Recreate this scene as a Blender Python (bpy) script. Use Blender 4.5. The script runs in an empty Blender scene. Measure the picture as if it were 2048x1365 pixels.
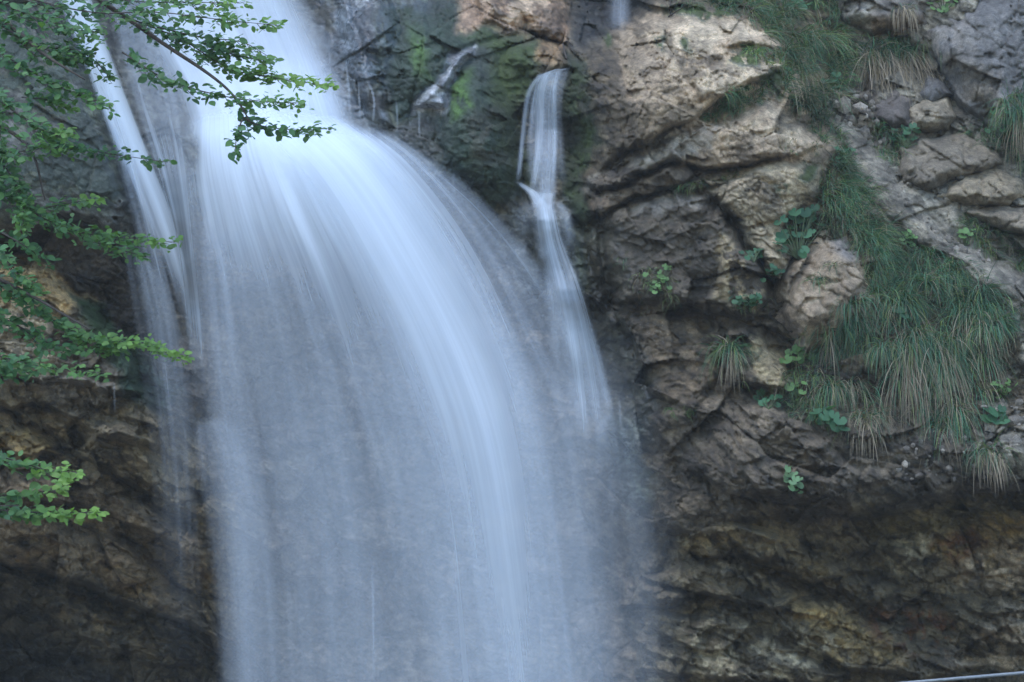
import bpy, math, random
import numpy as np

# ------------------------------------------------------------------ camera, world, sun, exposure
SC = bpy.context.scene
COL = SC.collection
R = math.radians
CAM_Z, PITCH, FPX = 1.65, R(10.0), 3821.6          # eye height, upward tilt, focal length in photo pixels
cd = bpy.data.cameras.new("camera")
cam = bpy.data.objects.new("camera", cd); COL.objects.link(cam)
cam.location = (0, 0, CAM_Z); cam.rotation_euler = (R(90) + PITCH, 0, 0)
cd.sensor_width = 36.0; cd.lens = 36.0 * FPX / 2048.0
cd.clip_start = 0.1; cd.clip_end = 2000
SC.camera = cam

SUN_EL, SUN_AZ = R(66), R(215)                      # azimuth clockwise from north (+Y)
w = bpy.data.worlds.new("World"); SC.world = w; w.use_nodes = True
nt = w.node_tree; nt.nodes.clear()
sky = nt.nodes.new("ShaderNodeTexSky"); sky.sky_type = 'NISHITA'; sky.sun_disc = False
sky.sun_elevation = SUN_EL; sky.sun_rotation = SUN_AZ; sky.air_density = 1.0; sky.dust_density = 0.2; sky.ozone_density = 2.0
bg = nt.nodes.new("ShaderNodeBackground"); bg.inputs[1].default_value = 0.15
wo = nt.nodes.new("ShaderNodeOutputWorld")
nt.links.new(sky.outputs[0], bg.inputs[0]); nt.links.new(bg.outputs[0], wo.inputs[0])
sd = bpy.data.lights.new("sun", 'SUN'); sd.energy = 0.55; sd.angle = R(40); sd.color = (1.0, 0.96, 0.90)
so = bpy.data.objects.new("sun", sd); COL.objects.link(so)
so.rotation_euler = (R(90) - SUN_EL, 0, math.pi - SUN_AZ); so.location = (0, 0, 30)
SC.view_settings.view_transform = 'Standard'; SC.view_settings.look = 'None'
SC.view_settings.exposure = 1.68; SC.view_settings.gamma = 1.0
SC.render.engine = 'CYCLES'
SC.cycles.use_denoising = True
SC.cycles.transparent_max_bounces = 40
SC.cycles.max_bounces = 6; SC.cycles.diffuse_bounces = 3; SC.cycles.glossy_bounces = 2; SC.cycles.transmission_bounces = 3

# ------------------------------------------------------------------ helpers
def ray(u, v):
    x = (np.asarray(u, float) - 1024.0) / FPX; y = (682.5 - np.asarray(v, float)) / FPX
    cp, sp = math.cos(PITCH), math.sin(PITCH)
    return x, cp - y * sp, sp + y * cp
def P(u, v, Y):
    """world point on the line of sight through photo pixel (u, v) at world depth Y (metres)"""
    x, yy, z = ray(u, v); k = np.asarray(Y, float) / yy
    return np.stack([x * k, yy * k, CAM_Z + z * k], -1)
def smooth(a, b, x):
    t = np.clip((x - a) / (b - a), 0, 1); return t * t * (3 - 2 * t)
def _h(ix, iy, seed):
    n = (ix.astype(np.int64) * 374761393 + iy.astype(np.int64) * 668265263 + seed * 1442695041) & 0xFFFFFFFF
    n = ((n ^ (n >> 13)) * 1274126177) & 0xFFFFFFFF
    return (((n ^ (n >> 16)) & 0xFFFFFF) / float(0xFFFFFF)).astype(np.float32)
def vn(x, y, seed):
    ix = np.floor(x); iy = np.floor(y); fx = x - ix; fy = y - iy
    ix = ix.astype(np.int64); iy = iy.astype(np.int64)
    fx = fx * fx * fx * (fx * (fx * 6 - 15) + 10); fy = fy * fy * fy * (fy * (fy * 6 - 15) + 10)
    a = _h(ix, iy, seed); b = _h(ix + 1, iy, seed); c = _h(ix, iy + 1, seed); d = _h(ix + 1, iy + 1, seed)
    return (a + (b - a) * fx + (c - a) * fy + (a - b - c + d) * fx * fy) * 2 - 1
def fbm(x, y, seed, octv=5, gain=0.5):
    s = 0; a = 1.0; t = 0
    for o in range(octv):
        s = s + a * vn(x * 2 ** o + 17.3 * o, y * 2 ** o - 9.1 * o, seed + o * 31); t += a; a *= gain
    return s / t
def facets(x, y, seed, tilt=1.0):
    """broken rock: per-cell offset and plane tilt, plus distance to the nearest joint"""
    ix = np.floor(x).astype(np.int64); iy = np.floor(y).astype(np.int64)
    d1 = np.full(x.shape, 9.0); d2 = np.full(x.shape, 9.0); val = np.zeros(x.shape)
    for dx in (-1, 0, 1):
        for dy in (-1, 0, 1):
            cx = ix + dx; cy = iy + dy
            px = cx + _h(cx, cy, seed); py = cy + _h(cx, cy, seed + 7)
            ex = x - px; ey = y - py; d = np.sqrt(ex * ex + ey * ey)
            off = _h(cx, cy, seed + 13) - .5; tx = _h(cx, cy, seed + 19) - .5; ty = _h(cx, cy, seed + 23) - .5
            pl = off + tilt * (tx * ex + ty * ey)
            near = d < d1
            d2 = np.where(near, d1, np.minimum(d2, d)); val = np.where(near, pl, val); d1 = np.where(near, d, d1)
    return val, d2 - d1
def sdf(U, V, poly):
    """signed distance to a polygon, positive inside"""
    p = np.asarray(poly, float); n = len(p); ins = np.zeros(U.shape, bool); dm = np.full(U.shape, 1e18)
    for i in range(n):
        ax, ay = p[i]; bx, by = p[(i + 1) % n]; ex, ey = bx - ax, by - ay
        t = np.clip(((U - ax) * ex + (V - ay) * ey) / (ex * ex + ey * ey + 1e-9), 0, 1)
        dm = np.minimum(dm, (U - ax - t * ex) ** 2 + (V - ay - t * ey) ** 2)
        c = ((ay > V) != (by > V)) & (U < (bx - ax) * (V - ay) / (by - ay + 1e-12) + ax)
        ins ^= c
    return np.sqrt(dm) * np.where(ins, 1, -1)
def dline(U, V, pl):
    dm = np.full(U.shape, 1e18)
    for (ax, ay), (bx, by) in zip(pl[:-1], pl[1:]):
        ex, ey = bx - ax, by - ay
        t = np.clip(((U - ax) * ex + (V - ay) * ey) / (ex * ex + ey * ey + 1e-9), 0, 1)
        dm = np.minimum(dm, (U - ax - t * ex) ** 2 + (V - ay - t * ey) ** 2)
    return np.sqrt(dm)
def spline(pts, n):
    """n points along a Catmull-Rom curve"""
    p = np.asarray(pts, float); m = len(p)
    q = np.vstack([2 * p[0] - p[1], p, 2 * p[-1] - p[-2]])
    t = np.linspace(0, m - 1, n); i = np.minimum(t.astype(int), m - 2); f = (t - i)[:, None]
    a, b, c, d = q[i], q[i + 1], q[i + 2], q[i + 3]
    return .5 * (2 * b + (c - a) * f + (2 * a - 5 * b + 4 * c - d) * f * f + (3 * b - a - 3 * c + d) * f ** 3)

def mk(name, verts, faces, mat, parent=None, smooth_=True, col=None, **attrs):
    """link ONE mesh object; faces is an (n,3) or (n,4) index array or a list of such arrays"""
    me = bpy.data.meshes.new(name); verts = np.asarray(verts, np.float32).reshape(-1, 3)
    fl = faces if isinstance(faces, list) else [faces]
    fl = [np.asarray(f, np.int32) for f in fl if len(f)]
    loops = np.concatenate([f.ravel() for f in fl]); tot = np.concatenate([np.full(len(f), f.shape[1], np.int32) for f in fl])
    st = np.concatenate([[0], np.cumsum(tot)[:-1]]).astype(np.int32)
    me.vertices.add(len(verts)); me.vertices.foreach_set("co", verts.ravel())
    me.loops.add(len(loops)); me.loops.foreach_set("vertex_index", loops)
    me.polygons.add(len(tot)); me.polygons.foreach_set("loop_start", st)
    me.polygons.foreach_set("use_smooth", np.full(len(tot), smooth_, bool))
    if col is not None:
        a = me.attributes.new("col", 'FLOAT_COLOR', 'POINT')
        c = np.ones((len(verts), 4), np.float32); c[:, :3] = col; a.data.foreach_set("color", c.ravel())
    for k, val in attrs.items():
        val = np.asarray(val, np.float32)
        if val.ndim == 2:
            a = me.attributes.new(k, 'FLOAT_VECTOR', 'POINT'); a.data.foreach_set("vector", val.ravel())
        else:
            a = me.attributes.new(k, 'FLOAT', 'POINT'); a.data.foreach_set("value", val)
    me.update(); me.validate()
    if mat: me.materials.append(mat)
    o = bpy.data.objects.new(name, me); COL.objects.link(o)
    if parent: o.parent = parent
    return o
def tag(o, label, cat, group=None, kind=None):
    o["label"] = label; o["category"] = cat
    if group: o["group"] = group
    if kind: o["kind"] = kind
    return o
def grid_faces(nr, nc):
    i = np.arange(nr * nc).reshape(nr, nc)
    return np.stack([i[:-1, :-1].ravel(), i[1:, :-1].ravel(), i[1:, 1:].ravel(), i[:-1, 1:].ravel()], -1)

# ------------------------------------------------------------------ materials
def newmat(name):
    m = bpy.data.materials.new(name); m.use_nodes = True; t = m.node_tree; t.nodes.clear()
    def nd(typ, **kw):
        n = t.nodes.new(typ)
        for k, val in kw.items(): setattr(n, k, val)
        return n
    return m, t, nd, t.links.new
def math_(nd, ln, op, a, b=None, clamp=False):
    n = nd("ShaderNodeMath", operation=op); n.use_clamp = clamp
    for i, x in enumerate((a, b)):
        if x is None: continue
        if isinstance(x, (int, float)): n.inputs[i].default_value = x
        else: ln(x, n.inputs[i])
    return n.outputs[0]
def ramp(nd, ln, f, stops):
    n = nd("ShaderNodeValToRGB"); e = n.color_ramp.elements
    while len(e) < len(stops): e.new(.5)
    for el, (p, c) in zip(e, stops):
        el.position = p; el.color = (c, c, c, 1) if isinstance(c, (int, float)) else (*c, 1)
    ln(f, n.inputs[0]); return n.outputs[0]
def mixc(nd, ln, f, a, b, mode='MIX'):
    n = nd("ShaderNodeMix", data_type='RGBA', blend_type=mode)
    for s, x in ((n.inputs[0], f), (n.inputs[6], a), (n.inputs[7], b)):
        if isinstance(x, (int, float)): s.default_value = x
        elif isinstance(x, tuple): s.default_value = (*x, 1)
        else: ln(x, s)
    return n.outputs[2]

def rock_material():
    m, t, nd, ln = newmat("rock")
    co = nd("ShaderNodeTexCoord").outputs['Object']
    col = nd("ShaderNodeAttribute", attribute_name="col").outputs['Color']
    wet = nd("ShaderNodeAttribute", attribute_name="wet").outputs['Fac']
    moss = nd("ShaderNodeAttribute", attribute_name="moss").outputs['Fac']
    def noise(scale, det=6, rough=.6, dist=0.0):
        n = nd("ShaderNodeTexNoise"); n.inputs['Scale'].default_value = scale; n.inputs['Detail'].default_value = det
        n.inputs['Roughness'].default_value = rough; n.inputs['Distortion'].default_value = dist
        ln(co, n.inputs['Vector']); return n.outputs['Fac']
    n1 = noise(3.2, 8, .65, .6); n2 = noise(19, 6, .7); n3 = noise(75, 4, .7)
    tone = ramp(nd, ln, n1, [(.30, .62), (.5, 1.0), (.72, 1.42)])
    fine = ramp(nd, ln, n2, [(.28, .55), (.5, 1.0), (.74, 1.5)])
    grain = ramp(nd, ln, n3, [(.3, .7), (.5, 1.0), (.7, 1.3)])
    c = mixc(nd, ln, 1.0, col, tone, 'MULTIPLY'); c = mixc(nd, ln, 1.0, c, fine, 'MULTIPLY'); c = mixc(nd, ln, 1.0, c, grain, 'MULTIPLY')
    # pale lichen flecks and dark weathered specks on dry stone
    vo = nd("ShaderNodeTexVoronoi"); vo.inputs['Scale'].default_value = 26; ln(co, vo.inputs['Vector'])
    fl = ramp(nd, ln, vo.outputs['Distance'], [(.10, 1), (.22, 0)])
    fl = math_(nd, ln, 'MULTIPLY', fl, ramp(nd, ln, noise(2.1, 4), [(.52, 0), (.66, .75)]))
    dry = math_(nd, ln, 'SUBTRACT', 1.0, math_(nd, ln, 'MAXIMUM', wet, moss), True)
    c = mixc(nd, ln, math_(nd, ln, 'MULTIPLY', fl, math_(nd, ln, 'MULTIPLY', dry, .6)), c, (.42, .40, .36))
    sp = ramp(nd, ln, noise(9, 8, .75), [(.60, 0), (.72, .6)])
    c = mixc(nd, ln, math_(nd, ln, 'MULTIPLY', sp, math_(nd, ln, 'SUBTRACT', 1.0, moss, True)), c, (.035, .03, .027))
    # roughness: wet films gleam in patches
    wp = math_(nd, ln, 'MULTIPLY', wet, ramp(nd, ln, noise(5, 5, .6, .4), [(.35, .35), (.6, 1)]))
    rough = math_(nd, ln, 'SUBTRACT', .92, math_(nd, ln, 'MULTIPLY', wp, .74))
    bh = math_(nd, ln, 'ADD', math_(nd, ln, 'MULTIPLY', n2, .6), math_(nd, ln, 'MULTIPLY', n3, .35))
    bu = nd("ShaderNodeBump"); bu.inputs['Strength'].default_value = 1.0; bu.inputs['Distance'].default_value = .05; ln(bh, bu.inputs['Height']); ln(math_(nd, ln, 'SUBTRACT', 1.0, math_(nd, ln, 'MULTIPLY', wet, .75)), bu.inputs['Strength'])
    b = nd("ShaderNodeBsdfPrincipled"); ln(c, b.inputs['Base Color']); ln(rough, b.inputs['Roughness']); ln(bu.outputs[0], b.inputs['Normal'])
    b.inputs['Specular IOR Level'].default_value = .45
    o = nd("ShaderNodeOutputMaterial"); ln(b.outputs[0], o.inputs[0])
    return m

def leaf_material(name, trans=.35, rough=.55):
    m, t, nd, ln = newmat(name)
    col = nd("ShaderNodeAttribute", attribute_name="col").outputs['Color']
    d = nd("ShaderNodeBsdfPrincipled"); ln(col, d.inputs['Base Color']); d.inputs['Roughness'].default_value = rough
    d.inputs['Specular IOR Level'].default_value = .35
    tr = nd("ShaderNodeBsdfTranslucent"); ln(mixc(nd, ln, 1.0, col, (1.1, 1.25, .55), 'MULTIPLY'), tr.inputs[0])
    x = nd("ShaderNodeMixShader"); x.inputs[0].default_value = trans; ln(d.outputs[0], x.inputs[1]); ln(tr.outputs[0], x.inputs[2])
    o = nd("ShaderNodeOutputMaterial"); ln(x.outputs[0], o.inputs[0]); return m

def water_material():
    """falling water: opacity follows density along the streamlines, in fine strands"""
    m, t, nd, ln = newmat("falling_water")
    fl = nd("ShaderNodeAttribute", attribute_name="flow").outputs['Vector']
    dens = nd("ShaderNodeAttribute", attribute_name="dens").outputs['Fac']
    con = nd("ShaderNodeAttribute", attribute_name="contrast").outputs['Fac']
    def nz(sx, sy, det, off):
        mp = nd("ShaderNodeMapping"); mp.inputs['Scale'].default_value = (sx, sy, 1); mp.inputs['Location'].default_value = (off, off * .37, 0)
        ln(fl, mp.inputs['Vector'])
        n = nd("ShaderNodeTexNoise"); n.inputs['Scale'].default_value = 1; n.inputs['Detail'].default_value = det; n.inputs['Roughness'].default_value = .55
        ln(mp.outputs[0], n.inputs['Vector']); return n.outputs['Fac']
    a = math_(nd, ln, 'MULTIPLY', nz(1.5, .16, 3, 0), .58)
    b = math_(nd, ln, 'MULTIPLY', nz(6, .22, 3, 5.1), .30)
    c = math_(nd, ln, 'MULTIPLY', nz(26, .4, 2, 9.7), .12)
    s = math_(nd, ln, 'ADD', math_(nd, ln, 'ADD', a, b), c)
    s = math_(nd, ln, 'SUBTRACT', s, .5)
    s = math_(nd, ln, 'MULTIPLY', math_(nd, ln, 'MULTIPLY', s, con), 6.0)
    # alpha = dens * exp-like gain of the strand value
    g = math_(nd, ln, 'POWER', 2.0, s)
    al = math_(nd, ln, 'MULTIPLY', dens, g)
    al = math_(nd, ln, 'SUBTRACT', 1.0, math_(nd, ln, 'POWER', 2.71828, math_(nd, ln, 'MULTIPLY', al, -1.0)), True)
    d = nd("ShaderNodeBsdfDiffuse"); d.inputs[0].default_value = (.80, .872, .945, 1)
    tr = nd("ShaderNodeBsdfTranslucent"); tr.inputs[0].default_value = (.80, .872, .945, 1)
    x = nd("ShaderNodeMixShader"); x.inputs[0].default_value = .35; ln(d.outputs[0], x.inputs[1]); ln(tr.outputs[0], x.inputs[2])
    tp = nd("ShaderNodeBsdfTransparent")
    y = nd("ShaderNodeMixShader"); ln(al, y.inputs[0]); ln(tp.outputs[0], y.inputs[1]); ln(x.outputs[0], y.inputs[2])
    o = nd("ShaderNodeOutputMaterial"); ln(y.outputs[0], o.inputs[0]); return m

def plain(name, colour, rough, metal=0.0, nscale=20, amt=.4):
    m, t, nd, ln = newmat(name)
    co = nd("ShaderNodeTexCoord").outputs['Object']
    n = nd("ShaderNodeTexNoise"); n.inputs['Scale'].default_value = nscale; n.inputs['Detail'].default_value = 6; ln(co, n.inputs['Vector'])
    c = mixc(nd, ln, 1.0, colour, ramp(nd, ln, n.outputs['Fac'], [(.3, 1 - amt), (.7, 1 + amt)]), 'MULTIPLY')
    b = nd("ShaderNodeBsdfPrincipled"); ln(c, b.inputs['Base Color']); b.inputs['Roughness'].default_value = rough; b.inputs['Metallic'].default_value = metal
    bu = nd("ShaderNodeBump"); bu.inputs['Strength'].default_value = .5; bu.inputs['Distance'].default_value = .01; ln(n.outputs['Fac'], bu.inputs['Height']); ln(bu.outputs[0], b.inputs['Normal'])
    o = nd("ShaderNodeOutputMaterial"); ln(b.outputs[0], o.inputs[0]); return m

ROCK = rock_material(); WATER = water_material()
LEAF = leaf_material("tree_leaf", .35, .5); GRASS = leaf_material("grass_blade", .25, .6); HERB = leaf_material("herb_leaf", .3, .55)
BARK = plain("bark", (.055, .042, .033), .9); STEEL = plain("galvanised_steel", (.22, .23, .235), .5, .6, 60, .15)
GROUND = plain("gravel", (.14, .13, .115), .9, 0, 3, .5); STEM = plain("stem", (.06, .085, .03), .7)

#@@CLIFF
# ------------------------------------------------------------------ the rock face
us = np.concatenate([np.arange(-900, -120, 14), np.arange(-120, 2170, 2.5), np.arange(2170, 2960, 14)])
vs = np.concatenate([np.arange(-1500, -100, 16), np.arange(-100, 1440, 2.5), np.arange(1440, 1760, 12)])
U0, V0 = np.meshgrid(us, vs)
CTRL = [(-200,0,19.6),(0,0,19.6),(0,200,19.5),(0,400,19.4),(120,300,19.45),(220,450,19.6),(150,100,19.9),
 (350,0,21.0),(500,0,21.1),(350,150,20.5),(500,150,20.5),(620,100,20.8),(380,270,19.95),(560,275,19.75),(700,280,19.8),
 (400,500,20.3),(600,600,20.9),(800,600,20.7),(500,900,20.9),(800,900,21.0),(1000,700,20.2),(600,1300,21.0),(1000,1300,20.7),(1100,1000,20.2),
 (0,500,20.0),(150,560,20.1),(300,600,20.3),(0,750,19.6),(200,800,19.9),(350,850,20.3),(0,900,19.7),(200,1000,20.2),(0,1080,20.0),
 (0,1200,21.2),(200,1250,21.2),(0,1330,22.2),(200,1350,21.9),(400,1250,21.0),(400,1100,20.6),(-200,800,19.6),(-200,1300,21.8),
 (750,50,20.3),(850,100,20.1),(950,50,20.5),(900,200,19.8),(960,330,19.6),(1000,150,20.1),(1060,50,20.7),(1150,50,21.2),(1230,10,22.4),(1230,-80,22.6),
 (1080,120,20.3),(1080,250,20.1),(1080,380,19.8),(1100,500,19.7),(1150,650,19.6),(1180,850,19.6),(1000,480,19.9),
 (1180,150,19.7),(1200,350,19.3),(1210,450,19.2),(1300,120,19.3),(1300,50,19.9),(1450,60,19.7),(1450,150,19.2),(1400,300,18.9),(1550,130,19.4),(1550,250,19.0),(1600,330,18.8),
 (1300,450,18.9),(1450,420,18.7),(1550,450,18.7),(1350,650,18.9),(1500,650,18.7),(1300,850,18.9),(1450,850,18.6),(1600,850,18.4),(1500,960,18.4),(1350,1000,18.8),
 (1600,50,20.2),(1700,100,20.5),(1700,250,19.8),(1780,100,20.7),(1800,200,20.2),(1900,100,20.4),(2048,100,20.4),(1850,300,19.8),(1950,320,19.6),(2048,300,19.8),
 (1800,400,19.2),(1900,480,19.0),(2048,450,19.3),(1750,550,18.7),(1850,600,18.4),(2000,600,18.5),(1850,800,18.3),(2000,800,18.3),(1800,940,18.2),(2048,940,18.1),(2250,500,19.0),(2250,900,18.2),
 (1400,1090,19.0),(1600,1080,19.0),(1750,1040,18.9),(2000,1020,19.1),(1900,1100,19.3),(2040,1150,19.3),(1350,1150,19.2),(1500,1200,19.2),(1700,1200,19.3),(1900,1250,19.1),
 (1300,1300,19.3),(1600,1330,18.9),(1900,1350,19.1),(2250,1250,19.2),
 (-900,-1500,22.5),(300,-1500,24.5),(1000,-1500,24),(2000,-1500,24),(2960,-1500,23),(-900,0,19.5),(-900,900,19.3),(-900,1760,20.0),(300,1760,20.5),(1000,1760,20.2),(1700,1760,18.6),(2960,1760,18.6),(2960,900,18.2),(2960,100,19.8),
 (500,-500,22.4),(1100,-500,22.8),(1800,-500,22.0),(0,-500,20.6)]
C_ = np.array(CTRL, float); cx, cy = C_[:, 0] / 500, C_[:, 1] / 500
def _tps(r2): return np.where(r2 > 1e-12, r2 * np.log(r2 + 1e-12), 0)
A_ = _tps((cx[:, None] - cx) ** 2 + (cy[:, None] - cy) ** 2) + np.eye(len(cx)) * .01
Bm = np.stack([np.ones_like(cx), cx, cy], 1)
sol = np.linalg.solve(np.block([[A_, Bm], [Bm.T, np.zeros((3, 3))]]), np.concatenate([C_[:, 2], [0, 0, 0]]))
cu = np.arange(-910, 2990, 20.0); cv = np.arange(-1510, 1790, 20.0); CU, CV = np.meshgrid(cu, cv)
base_c = sol[-3] + sol[-2] * CU / 500 + sol[-1] * CV / 500
for k in range(len(cx)):
    base_c = base_c + sol[k] * _tps((CU / 500 - cx[k]) ** 2 + (CV / 500 - cy[k]) ** 2)
def bilin(gu, gv, G, u, v):
    iu = np.clip(np.searchsorted(gu, u) - 1, 0, len(gu) - 2); iv = np.clip(np.searchsorted(gv, v) - 1, 0, len(gv) - 2)
    fu = np.clip((u - gu[iu]) / (gu[iu + 1] - gu[iu]), 0, 1); fv = np.clip((v - gv[iv]) / (gv[iv + 1] - gv[iv]), 0, 1)
    return G[iv, iu] * (1 - fu) * (1 - fv) + G[iv, iu + 1] * fu * (1 - fv) + G[iv + 1, iu] * (1 - fu) * fv + G[iv + 1, iu + 1] * fu * fv
D = bilin(cu, cv, base_c, U0, V0)

WU = U0 + 16 * fbm(U0 / 90, V0 / 90, 11, 5) + 5 * fbm(U0 / 22, V0 / 22, 12, 3)
WV = V0 + 16 * fbm(U0 / 90, V0 / 90, 21, 5) + 5 * fbm(U0 / 22, V0 / 22, 22, 3)
KU = U0 + 14 * fbm(U0 / 120, V0 / 120, 31, 2); KV = V0 + 14 * fbm(U0 / 120, V0 / 120, 32, 2)   # gentle warp: joints stay straight
def window(poly, pad):
    p = np.asarray(poly, float)
    c0, c1 = np.searchsorted(us, [p[:, 0].min() - pad, p[:, 0].max() + pad]); r0, r1 = np.searchsorted(vs, [p[:, 1].min() - pad, p[:, 1].max() + pad])
    return (slice(r0, r1), slice(c0, c1))
def block(poly, lift, edge=22, top=0.0, bot=None, side=0.0):
    """raise a rock block out of the face; top>0 sets its upper edge back, bot gives a sharper lower edge"""
    p = np.asarray(poly, float); w_ = window(p, 40)
    if min(D[w_].shape) == 0: return
    u, v = WU[w_], WV[w_]; s = sdf(u, v, p)
    vnm = np.clip((v - p[:, 1].min()) / np.ptp(p[:, 1]), 0, 1); unm = np.clip((u - p[:, 0].min()) / np.ptp(p[:, 0]), 0, 1)
    if bot is None: e = edge
    else:                                                            # undercut where the nearest side lies below
        gr = np.gradient(s, axis=0) / np.gradient(vs[w_[0]])[:, None]
        e = edge + (bot - edge) * smooth(.15, .6, -gr)
    prof = np.sin(np.clip(s / e, 0, 1) * math.pi / 2) ** .9
    D[w_] -= lift * prof * (1 - top * (1 - vnm)) * (1 + side * (unm - .5))
MOSSY = np.zeros_like(D)

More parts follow.
